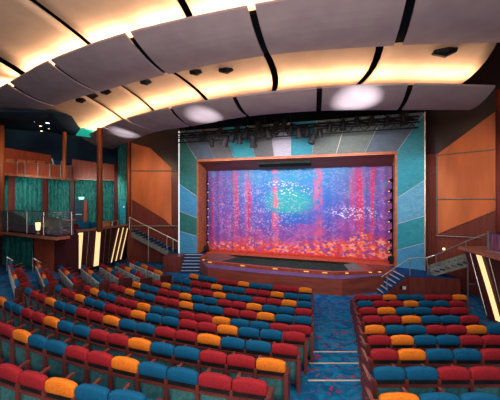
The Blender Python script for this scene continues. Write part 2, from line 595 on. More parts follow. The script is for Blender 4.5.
# shallow aisle steps between the two blocks
for i, (D1, D0, xa, xb) in enumerate(((8.10, 7.42, 1.55, 2.90), (7.35, 6.55, 1.45, 2.72), (6.46, 5.70, 1.25, 2.50), (5.6, 4.85, .95, 2.2))):
    z = zf((xa + xb) / 2, D1) + .05
    st = thing('aisle_step', W((xa + xb) / 2, (D1 + D0) / 2, z - .2), 'shallow blue carpeted aisle step with a pale nosing, ' + ORD[i + 1] + ' one up from the stage', 'step', 'aisle steps')
    MB().hexa([W(xa, D0, z - .2), W(xb, D0, z - .2), W(xb, D1, z - .2), W(xa, D1, z - .2)], [W(xa, D0, z), W(xb, D0, z), W(xb, D1, z), W(xa, D1, z)]).build('tread', 'carpet', st)
    MB().box(W(xa, D1 - .03, z), W(xb, D1 + .01, z + .01)).build('nosing', 'brass_nosing', st)

# ------------------------------------------------------------------ theatre seats
def bolster_mb(w):
    m = MB(); nu, nv = 18, 14
    pw = lambda t, e: math.copysign(abs(t) ** e, t)
    vs = []
    for i in range(nu + 1):
        a = -math.pi / 2 + math.pi * i / nu
        for k in range(nv):
            t = 2 * math.pi * k / nv
            x = pw(math.sin(a), .30) * w / 2
            rr = pw(math.cos(a), .26)
            y = rr * pw(math.cos(t), .55) * .06
            z = rr * pw(math.sin(t), .45) * .106
            z += -.035 * (2 * x / w) ** 2 * (1 if z > 0 else .25)
            vs.append((x, y, BH + .015 + z))
    fs = [(i * nv + k, i * nv + (k + 1) % nv, (i + 1) * nv + (k + 1) % nv, (i + 1) * nv + k) for i in range(nu) for k in range(nv)]
    return m.add(vs, fs)


def seat_parts(w, side):
    h = w / 2
    d = {}
    d['back_panel'] = (MB().grid([[(-h + .035 + (w - .07) * i / 6, (-.03 if side else .012) + .02 * math.cos((i - 3) / 3 * 1.2) + (z - .2) * -.03, z) for i in range(7)] for z in ((.16, .36, .52, .69) if side else (.16, .32, .48, .595))], (0, -.035, 0)), 'lit_teal_backing' if side else 'teal_backing', True)
    d['back_rail'] = (MB().box((-h + .02, -.06, .585), (h - .02, .03, .622)), 'seat_wood', False)
    d['headrest_bracket'] = (MB().box((-h + .03, -.03, .622), (h - .03, .03, .70)), 'dark_metal', False)
    yb = -.03 if side else -.085
    m = MB(); m.hexa([(-h - .03, yb, -.12), (-h + .03, yb, -.12), (-h + .03, .05, -.12), (-h - .03, .05, -.12)], [(-h - .026, yb + .015, .71), (-h + .026, yb + .015, .71), (-h + .026, .02, .71), (-h - .026, .02, .71)])
    d['post'] = (m, 'seat_wood', False)
    m = MB()
    prof = [(-.02, .57), (.2, .635), (.40, .69), (.47, .69)]
    for (y0, z0), (y1, z1), w0, w1 in zip(prof, prof[1:], (.024, .03, .03), (.03, .03, .018)):
        m.hexa([(-h - w0, y0, z0 - .035), (-h + w0, y0, z0 - .035), (-h + w0, y0, z0), (-h - w0, y0, z0)], [(-h - w1, y1, z1 - .035), (-h + w1, y1, z1 - .035), (-h + w1, y1, z1), (-h - w1, y1, z1)])
    d['armrest'] = (m, 'seat_wood', False)
    m = MB().hexa([(-h + .04, .05, .40), (h - .04, .05, .40), (h - .04, .44, .43), (-h + .04, .44, .43)], [(-h + .05, .05, .47), (h - .05, .05, .47), (h - .06, .43, .52), (-h + .06, .43, .52)])
    d['cushion'] = (m, None, False)
    return d


def end_panel_mb(w, sgn, big):
    h = sgn * (w / 2)
    y1 = .50 if big else .42
    x0, x1 = h - .035, h + .035
    m = MB()
    prof = [(-.09, -.2), (y1, -.2), (y1, .56 if not big else .66), (.05, .62 if not big else .68), (-.09, .70)]
    m.hexa([(x0, y, z) for y, z in prof], [(x1, y, z) for y, z in prof])
    return m


CN = {'R': 'red', 'O': 'orange', 'B': 'blue'}
meshcache = {}


def mesh_for(key, fn):
    if key not in meshcache: meshcache[key] = fn()
    return meshcache[key]


BLOCKNAME = {'central': 'wide central block', 'narrow': 'narrow block across the aisle', 'side': 'side bank under the gallery'}
for (blk, r, idx, x, d, z, a, c, n, pitch) in seats:
    side = blk == 'side'
    w = round(pitch, 2)
    col = CN[c]
    if side:
        lab = '%s-topped theatre seat, %s from the open end, %s row from gallery wall, side bank' % (col, ORD[idx], ORD[r + 1])
    elif blk == 'central':
        lab = '%s-topped theatre seat, %s from the aisle, %s row from stage, wide block' % (col, ORD[idx], ORD[r + 1])
    else:
        lab = '%s-topped theatre seat, %s from the aisle, %s row from stage, narrow block' % (col, ORD[idx], ORD[r + 1])
    e = thing('theatre_seat', W(x, d, z), lab, 'theatre seat', 'theatre seats in the ' + BLOCKNAME[blk])
    e.rotation_euler = (0, 0, a)

    def put(nm, me):
        o = bpy.data.objects.new(nm, me); C.objects.link(o); o.parent = e
        return o
    put('headrest', mesh_for(('hr', w, col), lambda: bolster_mb(w - .012).mesh('headrest', col + '_velvet', True)))
    sp = None
    for pn in ('back_panel', 'back_rail', 'headrest_bracket', 'post', 'armrest', 'cushion'):
        def mk(pn=pn):
            m, mt, sm = seat_parts(w, side)[pn]
            return m.mesh(pn, mt or ('red' if side else col) + '_velvet', sm)
        put(pn, mesh_for((pn, w, side, col if pn == 'cushion' and not side else ''), mk))
    if idx == 1:
        sgn = -1 if blk == 'narrow' else 1
        put('end_panel', mesh_for(('end', w, sgn, side), lambda: end_panel_mb(w, sgn, side).mesh('end_panel', 'dark_mahogany' if side else 'seat_wood')))
    if (blk == 'narrow' and idx == n and r < 4):
        put('end_panel', mesh_for(('end', w, 1, side), lambda: end_panel_mb(w, 1, side).mesh('end_panel', 'seat_wood')))
    if blk == 'central' and idx == n and r < 9:
        put('end_panel', mesh_for(('end', w, -1, side), lambda: end_panel_mb(w, -1, side).mesh('end_panel', 'seat_wood')))

# ------------------------------------------------------------------ stage
ZS = -3.92
ZA = -4.07
stg = thing('stage', S(0, -2, FRONT), 'wooden thrust stage with a sunken pit in front of the painted curtain', 'stage')
apron = [(-5.1, -2.7), (-3.9, -4.12), (-1, -4.3), (1.5, -4.3), (3.3, -4.15), (4.9, -3.0), (5.3, -2.7)]
rim = [(-5.1, -2.55), (-4.2, -3.25), (-1, -3.55), (1.5, -3.6), (2.9, -3.55), (4.6, -2.75), (5.3, -2.4)]
MB().hexa([S(u, v, FRONT - .3) for u, v in apron] + [S(5.3, -1.2, FRONT - .3), S(-5.1, -1.2, FRONT - .3)], [S(u, v, ZA - .04) for u, v in apron] + [S(5.3, -1.2, ZA - .04), S(-5.1, -1.2, ZA - .04)]).build('apron', 'apron_wood', stg)
m = MB()
m.grid([[S(u, v, ZA - .03) for u, v in apron], [S(u, v, ZA - .03) for u, v in rim]], (0, 0, .03))
m.build('apron_deck', 'apron_deck', stg)
m = MB(); rb = [S(u, v, ZS) for u, v in rim]
bk = [S(u * .985, v + .22, ZS) for u, v in rim]
m.grid([rb, bk], (0, 0, -.16))
m.build('pit_rim', 'cherry_wood', stg)
m = MB()
for k in range(9):
    t = (k + .5) / 9 * (len(rim) - 1); i = int(t); f = t - i
    u = rim[i][0] * (1 - f) + rim[i + 1][0] * f; v = rim[i][1] * (1 - f) + rim[i + 1][1] * f
    m.slab([S(u - .13, v - .012, ZS - .03), S(u + .13, v - .012, ZS - .03), S(u + .13, v - .012, ZS - .08), S(u - .13, v - .012, ZS - .08)], S(0, .02, 0) - S(0, 0, 0))
m.build('footlight', 'footlight', stg)
# pit
inner = [(u * .985, v + .22) for u, v in rim]
m = MB()
m.grid([[S(u, v, ZS) for u, v in inner], [S(u, v, ZA) for u, v in inner]])
m.grid([[S(u, v, ZA + .005) for u, v in inner], [S(u, -1.05, ZA + .005) for u, v in inner]])
m.build('pit_lining', 'pit_paint', stg)
MB().slab([S(-4.5, -1.0, ZS - .01), S(4.6, -1.0, ZS - .01), S(4.6, -1.0, ZA), S(-4.5, -1.0, ZA)], S(0, .02, 0) - S(0, 0, 0)).build('pit_back', 'pit_paint', stg)
# side wedges of the pit
MB().hexa([S(-5.1, -2.4, ZA), S(-4.0, -3.0, ZA), S(-3.3, -1.05, ZA), S(-5.1, -1.05, ZA)], [S(-5.1, -2.4, ZS), S(-4.3, -2.9, ZS), S(-4.0, -1.05, ZS), S(-5.1, -1.05, ZS)]).build('pit_ramp', 'soffit_wood', stg)
MB().hexa([S(u, v, FRONT) for u, v in ((4.4, -2.75), (4.72, -2.6), (6.0, -2.15), (6.9, -.98), (3.7, -.98))], [S(u, v, ZS - .004) for u, v in ((4.4, -2.75), (4.72, -2.6), (6.0, -2.15), (6.9, -.98), (3.9, -.98))]).build('deck_wing', 'apron_wood', stg)
MB().slab([S(3.9, -.98, ZS + .004), S(4.4, -2.75, ZS + .004), S(3.7, -2.85, ZA + .02), S(3.3, -.98, ZA + .02)], (0, 0, .01)).build('pit_ramp', 'portal_grey', stg)
MB().hexa([S(-6.3, -1.0, FRONT), S(6.4, -1.0, FRONT), S(6.4, 1.2, FRONT), S(-6.3, 1.2, FRONT)], [S(-6.3, -1.0, ZS), S(6.4, -1.0, ZS), S(6.4, 1.2, ZS), S(-6.3, 1.2, ZS)]).build('main_deck', 'red_deck', stg)

# show curtain
NX, NZ = 150, 14
cur = MB()
for_rows = []
for j in range(NZ + 1):
    z = ZS + .02 + (1.95 - ZS) * j / NZ
    row = []
    for i in range(NX + 1):
        u = -6.0 + 12.0 * i / NX
        row.append(S(u, .05 * math.sin(i * .9) * (1 - .3 * j / NZ) + .02 * math.sin(i * .37), z))
    for_rows.append(row)
cur.grid(for_rows)
co = cur.build('stage_curtain', 'show_curtain', smooth=True)
uvl = co.data.uv_layers.new(name='UVMap')
for poly in co.data.polygons:
    for li in poly.loop_indices:
        wv = co.data.vertices[co.data.loops[li].vertex_index].co + wloc[co.name]
        dx, dy = wv.x - SC[0], wv.y - SC[1]
        uvl.data[li].uv = ((dx * CU - dy * SU + 6) / 12, (wv.z - ZC - ZS) / (1.72 - ZS))
tag(co, 'pink, violet and turquoise underwater scene painted stage curtain hanging in the proscenium', 'curtain')

# ------------------------------------------------------------------ proscenium arch
arch = thing('proscenium_arch', S(0, -1.35, ZS), 'flared blue, teal and silver panelled proscenium arch with orange wood inner frame', 'proscenium')
UL, UR, VF, ZT = -6.1, 6.1, -1.35, 2.38
for (u0, sg) in ((UL, 1), (UR, -1)):
    MB().hexa([S(u0, VF, ZS - .2), S(u0 + sg * .12, VF, ZS - .2), S(u0 + sg * .1, .3, ZS - .2), S(u0 - sg * .12, .3, ZS - .2)], [S(u0, VF, ZT), S(u0 + sg * .12, VF, ZT), S(u0 + sg * .1, .3, ZT), S(u0 - sg * .12, .3, ZT)]).build('jamb', 'proscenium_wood', arch)
MB().hexa([S(UL, VF, ZT), S(UR, VF, ZT), S(UR, VF - .03, ZT - .16), S(UL, VF - .03, ZT - .16)][::-1], [S(UL, VF + .1, ZT), S(UR, VF + .1, ZT), S(UR, VF + .1, ZT - .16), S(UL, VF + .1, ZT - .16)][::-1]).build('lintel_edge', 'proscenium_wood', arch)
MB().hexa([S(UL, VF + .02, ZT - .16), S(UR, VF + .02, ZT - .16), S(UR, -.12, 1.72), S(UL, -.12, 1.72)], [S(UL, VF + .02, ZT), S(UR, VF + .02, ZT), S(UR, -.12, 2.3), S(UL, -.12, 2.3)]).build('soffit', 'soffit_wood', arch)
MB().hexa([S(-1.9, -1.0, 1.96), S(1.4, -1.0, 1.96), S(1.4, -.55, 1.80), S(-1.9, -.55, 1.80)], [S(-1.9, -1.0, 2.1), S(1.4, -1.0, 2.1), S(1.4, -.55, 2.0), S(-1.9, -.55, 2.0)]).build('soffit_panel', 'pit_paint', arch)

OUL, OUR, VO, ZO = -7.25, 7.35, -1.7, 4.3
OZL = 4.05


def upx(px, z_unused=0):
    r = (px - 250) / F
    return (18.22 * r - 2.213) / (.949 + .316 * r)


def top_pt(u, t):
    """t=0 inner lip, t=1 outer lip of the header panels"""
    uo = u * (OUR / UR if u > 0 else OUL / UL)
    return S(u * (1 - t) + uo * t, VF * (1 - t) + VO * t, ZT * (1 - t) + ZO * t)


def strip(p, q, r, nrm, mat='white_strip'):
    m = MB().tube([p, q], r, 6)
    return m.build('divider_strip', mat, arch)


tdiv = [UL] + [upx(x) for x in (215, 234, 255, 274, 291, 312, 336, 365)] + [UR]
tmat = ['portal_steel', 'portal_grey', 'portal_green', 'portal_grey', 'portal_silver', 'portal_aqua', 'portal_sage', 'portal_sage', 'portal_steel']
# (the third and sixth panels are the bright aqua ones)
tmat[2] = 'portal_teal'
back = S(0, .12, 0) - S(0, 0, 0)
for i in range(9):
    a, b2 = tdiv[i], tdiv[i + 1]
    MB().slab([top_pt(a, 0), top_pt(b2, 0), top_pt(b2, 1), top_pt(a, 1)], back).build('header_panel', tmat[i], arch)
    if i:
        strip(top_pt(a, 0), top_pt(a, 1), .014, None, 'steel_rail')


def side_pt(sg, t, z):
    """t=0 at the inner wood frame, t=1 at the outer edge"""
    u0, u1 = (UL, OUL) if sg < 0 else (UR, OUR)
    return S(u0 * (1 - t) + u1 * t, VF * (1 - t) + VO * t, z)


def zpx(py, pt):
    """height (rel eye) that projects to image row py above the plan point"""
    return -(py - HZ) / F * pt.y


for sg, divs, mats in ((-1, [(196, 184), (218, 211), (236, 231)], ['portal_green', 'portal_blue', 'portal_green', 'portal_blue']),
                       (1, [(198, 180), (224, 216), (250, 243)], ['portal_aqua', 'portal_sky', 'portal_aqua', 'portal_blue'])):
    pin, pout = side_pt(sg, 0, 0), side_pt(sg, 1, 0)
    zin = [ZT] + [zpx(a, pin) for a, b2 in divs] + [ZS]
    zou = [ZO] + [zpx(b2, pout) for a, b2 in divs] + [ZS]
    if sg > 0:
        divs
    for i in range(4):
        pts = [side_pt(sg, 0, zin[i]), side_pt(sg, 1, zou[i]), side_pt(sg, 1, zou[i + 1]), side_pt(sg, 0, zin[i + 1])]
        MB().slab(pts, back).build('side_panel', mats[i], arch)
        strip(pts[0], pts[1], .015, None, 'nosing_paint')
    MB().tube([side_pt(sg, 1, ZO), side_pt(sg, 1, ZS)], .035, 6).build('edge_strip', 'white_strip' if sg < 0 else 'steel_rail', arch)

# side light booms behind the jambs
for sg, nm in ((-1, 'black boom of small side lights inside the gallery-side jamb'), (1, 'black boom of small side lights inside the jamb above the steps')):
    u = -5.78 if sg < 0 else 5.97
    t = thing('light_boom', S(u, -.45, ZS), nm, 'light boom')
    MB().tube([S(u, -.45, ZS), S(u, -.45, 1.7)], .045).build('pole', 'dark_metal', t)
    MB().slab([S(u - .18, -.6, ZS), S(u + .18, -.6, ZS), S(u + .18, -.3, ZS), S(u - .18, -.3, ZS)], (0, 0, .04)).build('base', 'dark_metal', t)
    for k in range(8):
        z = -3.1 + k * .57
        h = MB().tube([S(u, -.52, z), S(u - sg * .10, -.62, z - .06), S(u - sg * .2, -.72, z - .12)], [.05, .09, .1], 8).build('lamp_head', 'dark_metal', t)
        MB().ball(S(u - sg * .21, -.73, z - .125), .05, 6).build('lens', 'white_plastic', h)
    MB().tube([S(u, -.62, -3.62), S(u - sg * .12, -.8, -3.62)], [.16, .2], 10).build('floor_lamp_head', 'dark_metal', t)

# ------------------------------------------------------------------ right landing and steps
land = thing('stage_landing', S(7.3, -2.2, FRONT), 'wood-fronted landing with blue carpet at the open side of the stage', 'landing')
lp = [(6.3, -3.1), (9.2, -3.1), (9.2, -1.3), (6.1, -1.3), (5.3, -1.9), (6.3, -1.9)]
lp = [(6.3, -3.1), (9.4, -3.25), (9.4, -1.3), (6.3, -1.3)]
lq = [(7.63, 14.47), (9.9, 14.1), (9.5, 16.1), (7.63, 16.6)]
MB().hexa([W(x, d, FRONT - .1) for x, d in lq], [W(x, d, ZS - .03) for x, d in lq]).build('front_wall', 'mahogany', land)
MB().hexa([W(x, d, ZS - .03) for x, d in lq], [W(x, d, ZS) for x, d in lq]).build('deck', 'stair_carpet', land)
lq = [(6.3, 15.58), (7.62, 15.58), (7.62, 16.7), (6.6, 17.0)]
MB().hexa([W(x, d, FRONT - .1) for x, d in lq], [W(x, d, ZS) for x, d in lq]).build('inner_wall', 'mahogany', land)
so = thing('wall_socket', P(404, 289, 14.4), 'small white socket plate on the landing front beside the steps', 'socket')
MB().slab([P(402.8, 286.5, 14.40), P(406, 286.5, 14.40), P(406, 289.5, 14.40), P(402.8, 289.5, 14.40)], (0, .02, 0)).build('plate', 'white_plastic', so)
MB().slab([P(400.3, 286, 14.42), P(402.2, 286, 14.42), P(402.2, 289, 14.42), P(400.3, 289, 14.42)], (0, .02, 0)).build('socket_box', 'dark_metal', so)


def steps(name, label, n, corner, nose_dir, climb, z0, z1, mats=('stair_carpet', 'nosing_paint'), cheek=False):
    """corner: plan start of first riser; nose_dir: along the nosing; climb: total run vector"""
    c = Vector((*corner, 0)); nd = Vector((*nose_dir, 0)); cl = Vector((*climb, 0)) / n
    t = thing(name, Vector((c.x, c.y, ZC + z0)), label, 'stairs')
    rise = (z1 - z0) / n
    for k in range(n):
        a = c + cl * k; b2 = c + cl * n
        zt = z0 + rise * (k + 1)
        base = [a, a + nd, b2 + nd, b2]
        nx = a + cl * 1.02
        base = [a, a + nd, nx + nd, nx]
        s_ = MB().hexa([Vector((p.x, p.y, ZC + z0 - .05)) for p in base], [Vector((p.x, p.y, ZC + zt)) for p in base]).build('step', mats[0], t)
        e = cl.normalized() * .03
        q = [a - e * .35, a + nd - e * .35, a + nd + e, a + e]
        MB().hexa([Vector((p.x, p.y, ZC + zt - .03)) for p in q], [Vector((p.x, p.y, ZC + zt + .008)) for p in q]).build('nosing', mats[1], s_)
    if cheek:
        m = MB(); out = nd.normalized() * .03
        for k in range(n):
            a = c + cl * k + nd; b2 = a + cl
            zt = z0 + rise * (k + 1) - .05
            m.hexa([Vector((p.x, p.y, ZC + z0 - .05)) for p in (a, b2, b2 + out, a + out)], [Vector((p.x, p.y, ZC + zt)) for p in (a, b2, b2 + out, a + out)])
        m.build('side_cheek', 'mahogany', t)
    return t


def uv2(u, v):
    p = S(u, v, 0); return (p.x, p.y)


def duv(u, v):
    return (u * CU + v * SU, -u * SU + v * CU)


steps('stage_steps', 'blue steps with white nosings climbing to the landing across the aisle', 6, (6.42, 15.55), (0, -1.08), (1.2, 0), FRONT, ZS, cheek=True)

# left landing and steps (frontal)
t = thing('stage_landing', W(-4.3, 20.4, FRONT), 'wood-fronted stage landing at the foot of the gallery stairs', 'landing')
MB().hexa([W(-5.5, 19.0, FRONT - .1), W(-4.35, 19.0, FRONT - .1), W(-4.35, 20.0, FRONT - .1), W(-5.5, 20.0, FRONT - .1)], [W(-5.5, 19.0, ZS), W(-4.35, 19.0, ZS), W(-4.35, 20.0, ZS), W(-5.5, 20.0, ZS)]).build('side_wall', 'mahogany', t)
MB().hexa([W(-5.5, 20.0, FRONT - .1), W(-3.0, 20.0, FRONT - .1), W(-2.9, 21.6, FRONT - .1), W(-5.5, 21.6, FRONT - .1)], [W(-5.5, 20.0, ZS), W(-3.0, 20.0, ZS), W(-2.9, 21.6, ZS), W(-5.5, 21.6, ZS)]).build('deck', 'stair_carpet', t)
steps('stage_steps', 'blue steps with white nosings below the gallery stairs', 6, (-4.32, 18.75), (1.15, 0), (0, 1.25), FRONT, ZS)
MB_l = MB().hexa([W(-3.15, 18.9, FRONT - .1), W(-2.2, 18.3, FRONT - .1), W(-2.2, 19.9, FRONT - .1), W(-3.15, 20.0, FRONT - .1)], [W(-3.15, 18.9, ZS - .03), W(-2.2, 18.3, ZS - .03), W(-2.2, 19.9, ZS - .03), W(-3.15, 20.0, ZS - .03)])
MB_l.build('apron_return', 'cherry_wood', stg)


def handrail(name, label, pts, posts, r=.03, foot=None, mid=False):
    t = thing(name, pts[0], label, 'handrail')
    MB().tube(pts, r, 8).build('rail', 'steel_rail', t)
    if mid:
        MB().tube([p - Vector((0, 0, .4)) for p in pts], r * .6, 6).build('lower_rail', 'steel_rail', t)
    for p, q in posts:
        MB().tube([p, q], r * .9, 8).build('post', 'steel_rail', t)
    return t


# handrail along the steps on the open side
rp = [P(390, 277, 15.6), P(395, 273, 15.4), P(411, 258.5, 14.75), P(425, 258, 14.2)]
handrail('stair_handrail', 'steel handrail beside the steps across the aisle', [P(381.5, 277, 14.52), P(385, 274.5, 14.52), P(409, 258.5, 14.52), P(424.5, 257.5, 14.3)],
         [(P(387, 291, 14.52), P(387, 273, 14.52)), (P(410, 280, 14.52), P(410, 258.3, 14.52))], r=.022)

# ------------------------------------------------------------------ gallery stairs (left) : frontal flight
DL = 20.75
def flight(name, label, a, b, depth_dir, width, n, drop=0.0):
    """sloping flight from a (top) to b (bottom); stringer faces the audience"""
    a = Vector(a); b = Vector(b); dd = Vector((*depth_dir, 0)).normalized() * width
    t = thing(name, b, label, 'stairs')
    for off, nm in ((Vector((0, 0, 0)), 'stringer'), (dd, 'stringer')):
        o = off
        MB().slab([a + o + Vector((0, 0, .05)), b + o + Vector((0, 0, .05)), b + o + Vector((0, 0, -.38)), a + o + Vector((0, 0, -.38))], dd.normalized() * .06).build(nm, 'stringer_paint', t)
    for k in range(n):
        f0 = (k + .5) / n
        c = a.lerp(b, f0)
        run = (b - a) / n; run.z = 0
        q = [c - run * .5, c + run * .5, c + run * .5 + dd, c - run * .5 + dd]
        MB().hexa([p + Vector((0, 0, -.02 - drop)) for p in q], [p + Vector((0, 0, .06 - drop)) for p in q]).build('tread', 'stair_carpet', t)
        rr = [c - run * .5, c - run * .5 + dd, c - run * .42 + dd, c - run * .42]
    # nosing dashes seen on the side
    return t


A_ = P(131, 231, DL); B_ = P(172, 253, DL)
flight('gallery_stairs', 'carpeted stair flight rising to the gallery in front of the orange wall', A_, B_, (0, 1), .9, 11)
up = Vector((0, 0, .85))
rl = P(131, 218, DL - .04); rb_ = P(176, 240.5, DL - .04)
handrail('stair_handrail', 'steel handrail on the gallery stairs before the orange wall', [P(129.5, 217, DL - .04), rl, rb_, P(181, 243, DL - .04)],
         [(P(129.5, 230, DL - .04), P(129.5, 217, DL - .04)), (P(148.5, 262, DL - .04), P(148.5, 227, DL - .04)), (P(167, 252, DL - .04), P(167, 236, DL - .04)), (P(173, 253, DL - .04), P(173, 239.5, DL - .04)), (P(178, 253, DL - .04), P(178, 242, DL - .04))], r=.035)

# right flight from landing to the loge
A2 = P(469, 258, 13.55); B2 = P(429, 270, 14.8)
dvec = Vector((.6, .8))
flight('loge_stairs', 'grey-sided stair flight rising from the landing to the loge', A2, B2, (.45, .9), .8, 7, .2)
handrail('stair_handrail', 'steel handrail rising from the landing up to the loge', [P(426, 258, 14.75), P(436, 255, 14.6), P(466, 241.5, 13.5), P(486, 234, 12.9)],
         [(P(428, 275, 14.75), P(427, 258, 14.75)), (P(437, 272, 14.6), P(436, 255, 14.6)), (P(466, 258, 13.5), P(466, 241.5, 13.5))], r=.03)
handrail('support_post', 'thin steel post standing under the loge stairs', [P(468, 248, 13.4), P(468, 305, 13.4)], [(P(468, 284, 13.4), P(477, 284, 13.4))], r=.025)
# walling under the right flight
MB().hexa([P(432, 300, 14.9), P(470, 300, 14.3), P(470, 300, 14.5), P(432, 300, 15.1)], [P(432, 272, 14.9), P(470, 262, 14.3), P(470, 262, 14.5), P(432, 272, 15.1)])

# ------------------------------------------------------------------ side walls
# left orange wall (frontal)
DW = 21.75
ZTOP = 6.4
def wallbox(name, pts, z0, z1, mat, thick, lab=None):
    m = MB()
    m.grid([[W(x, d, z0) for x, d in pts], [W(x, d, z1) for x, d in pts]], thick)
    return struct(m.build(name, mat), lab)


xl0, xl1 = (127 - 250) / F * DW, (180 - 250) / F * DW
wallbox('wall_left_front', [(xl0, DW), (xl1 + .3, DW)], FRONT, 1.7, 'mahogany', (0, .2, 0), 'dark red wood wall between the gallery and the stage')
wallbox('wall_left_front_upper', [(xl0, DW), (xl1 + .3, DW)], 1.7, ZTOP, 'shadow_wood', (0, .2, 0), 'upper wall painted in shadow tone between the gallery and the stage')
t = thing('wall_panelling', P(155, 230, DW - .06), 'orange wood wall panelling beside the stage on the gallery side', 'wall panel')
MB().slab([P(131.5, 143, DW - .06), P(150, 148, DW - .06), P(171.5, 168, DW - .06), P(171.5, 226, DW - .06), P(164, 219, DW - .06), P(131.5, 199, DW - .06)], (0, .05, 0)).build('panel', 'orange_wood', t)  # top corner cut along a shadow edge, darker wall stands for the shade
for y in (170.8, 226):
    MB().tube([P(131, y, DW - .12), P(177.5, y, DW - .12)], .035, 8).build('trim_bar', 'stringer_paint', t)
MB().tube([P(131.5, 140, DW - .10), P(131.5, 231, DW - .10)], .02, 6).build('edge_bar', 'stringer_paint', t)

# right wall : recedes toward the viewer on the right
RA = (9.5, 16.4); RB = (11.9, 13.6); RC = (12.6, 8.0)
# wall starts at px ~ 437
wallbox('wall_right', [(9.3, 16.55), RB, (12.6, 12.8), (12.9, 6.0), (12.9, 2.0)], FRONT, 2.2, 'mahogany', (.25, .1, 0), 'dark red wood wall beside the stage behind the loge')
wallbox('wall_right_upper', [(9.3, 16.55), RB, (12.6, 12.8), (12.9, 6.0), (12.9, 2.0)], 2.2, 7.2, 'shadow_wood', (.25, .1, 0), 'upper wall painted in shadow tone above the loge')


def onR(px, py, off=.06):
    """point of the right wall plane seen at px, py, brought forward"""
    r = (px - 250) / F
    (x0, d0), (x1, d1) = (9.3, 16.55), RB
    # x0 + t dx = r (d0 + t dd)
    tt = (r * d0 - x0) / ((x1 - x0) - r * (d1 - d0))
    x, d = x0 + tt * (x1 - x0), d0 + tt * (d1 - d0)
    nx, ny = (d1 - d0), -(x1 - x0)
    L = math.hypot(nx, ny)
    x += nx / L * off; d += ny / L * off
    k = d
    return Vector((x, d, ZC - (py - HZ) / F * d))


t = thing('wall_panelling', onR(468, 220), 'orange wood wall panelling above the loge stairs', 'wall panel')
nin = onR(460, 200, 0) - onR(460, 200, .05)
MB().slab([onR(438, 154), onR(495, 112), onR(503, 106), onR(503, 205), onR(494, 211), onR(438, 234)], nin).build('panel', 'orange_wood', t)
for (ya, yb) in ((155.4, 149.5), (198.8, 199.0), (235.5, 238)):
    MB().tube([onR(437, ya, .12), onR(497 if ya < 230 else 482, yb, .12)], .028, 8).build('trim_bar', 'stringer_paint', t)
MB().tube([onR(437.5, 155, .10), onR(437.5, 236, .10)], .018, 6).build('edge_bar', 'stringer_paint', t)
# dark return beside the portal
p_a, p_b = S(OUR + .05, VO + .1, 0), Vector((9.35, 16.5, 0))
wallbox('wall_right_return', [(p_a.x, p_a.y), (9.36, 16.6)], FRONT, ZTOP, 'dark_mahogany', (.05, .3, 0), 'dark narrow wall beside the blue portal panels')
cl_ = MB().tube([P(505, 300, 12.2), P(505, 90, 12.2)], .3, 14)
struct(cl_.build('column', 'mahogany', smooth=True), 'dark wood column at the edge of the loge wall')
wl = S(OUL - .05, VO + .05, 0)
wallbox('wall_left_return', [(xl1 + .2, DW), (wl.x, wl.y)], FRONT, ZTOP, 'dark_mahogany', (0, .25, 0), 'dark narrow wall between orange panelling and portal')

# upper wall above the proscenium
wallbox('wall_stage', [(S(-8, .3, 0).x, S(-8, .3, 0).y), (S(8, .3, 0).x, S(8, .3, 0).y)], 2.2, 7.0, 'black_void', tuple(S(0, .3, 0) - S(0, 0, 0)), 'black wall above the stage opening')

# dark roof above everything
rf = MB().slab([W(-19, 1.0, 7.2), W(14, 1.0, 7.2), W(14, 26, 7.2), W(-19, 26, 7.2)], (0, 0, .2)).build('ceiling', 'black_void')
struct(rf, 'black void ceiling above the hanging panels')

# ------------------------------------------------------------------ gallery side (left)
GW = [(-17.9, 12.0), (-15.6, 18.3), (-14.0, 22.3), (-10.7, 24.6), (-8.6, 22.6)]
wallbox('wall_left', GW, FRONT, ZTOP, 'dark_mahogany', (-.3, .2, 0), 'dark wood wall behind the gallery')
wallbox('wall_left_upper', [(x + .12, d - .2) for x, d in GW[:4]] + [(-8.5, 22.9)], 1.9, ZTOP + .7, 'midnight_paint', (-.1, .1, 0), 'midnight blue wall above the upper balcony')


def onG(px, py, off=.1):
    r = (px - 250) / F
    best = None
    for (x0, d0), (x1, d1) in zip(GW, GW[1:]):
        den = (x1 - x0) - r * (d1 - d0)
        if abs(den) < 1e-6: continue
        tt = (r * d0 - x0) / den
        if -.001 <= tt <= 1.001:
            x, d = x0 + tt * (x1 - x0), d0 + tt * (d1 - d0)
            if d > 1 and (best is None or d < best[1]): best = (x, d)
    if best is None:
        best = (-8.6 if px > 100 else -16, 22.6)
    x, d = best
    s = (d - off) / d
    d2 = d * s; x2 = x * s
    return Vector((x2, d2, ZC - (py - HZ) / F * d2))


def drape(px0, px1, y0, y1, label, off=.25):
    rows_ = []
    n = 24
    for j in range(7):
        row = []
        for i in range(n + 1):
            px = px0 + (px1 - px0) * i / n
            top = onG(px, y0, off); bot = onG(px, y1, off)
            p = top.lerp(bot, j / 6)
            p.y += .05 * math.sin(i * 1.6)
            row.append(p)
        rows_.append(row)
    o = MB().grid(rows_, (0, .03, 0)).build('wall_hanging', 'teal_drape', smooth=True)
    return tag(o, label, 'wall hanging', 'teal wall hangings on the gallery wall')


drape(3, 8, 176, 236, 'narrow sliver of teal wall hanging by the gallery corner column')
drape(14, 42, 177, 236, 'wide teal wall hanging second along the gallery wall')
drape(47, 69.5, 178, 238, 'teal wall hanging beside the lamp end of the gallery')
drape(75, 96, 179, 236, 'teal wall hanging around the dark gallery doorway')
drape(103, 117.5, 181, 226, 'teal wall hanging behind the orange gallery chairs')
# tall drape at right
m = MB(); rows_ = []
for j in range(7):
    rows_.append([P(118 + 9.0 * i / 14, 140 + 86 * j / 6, 22.2 + .05 * math.sin(i * 1.7)) for i in range(15)])
tag(m.grid(rows_, (0, .04, 0)).build('wall_hanging', 'teal_drape', smooth=True), 'tall narrow teal wall hanging beside the orange wall', 'wall hanging', 'teal wall hangings on the gallery wall')

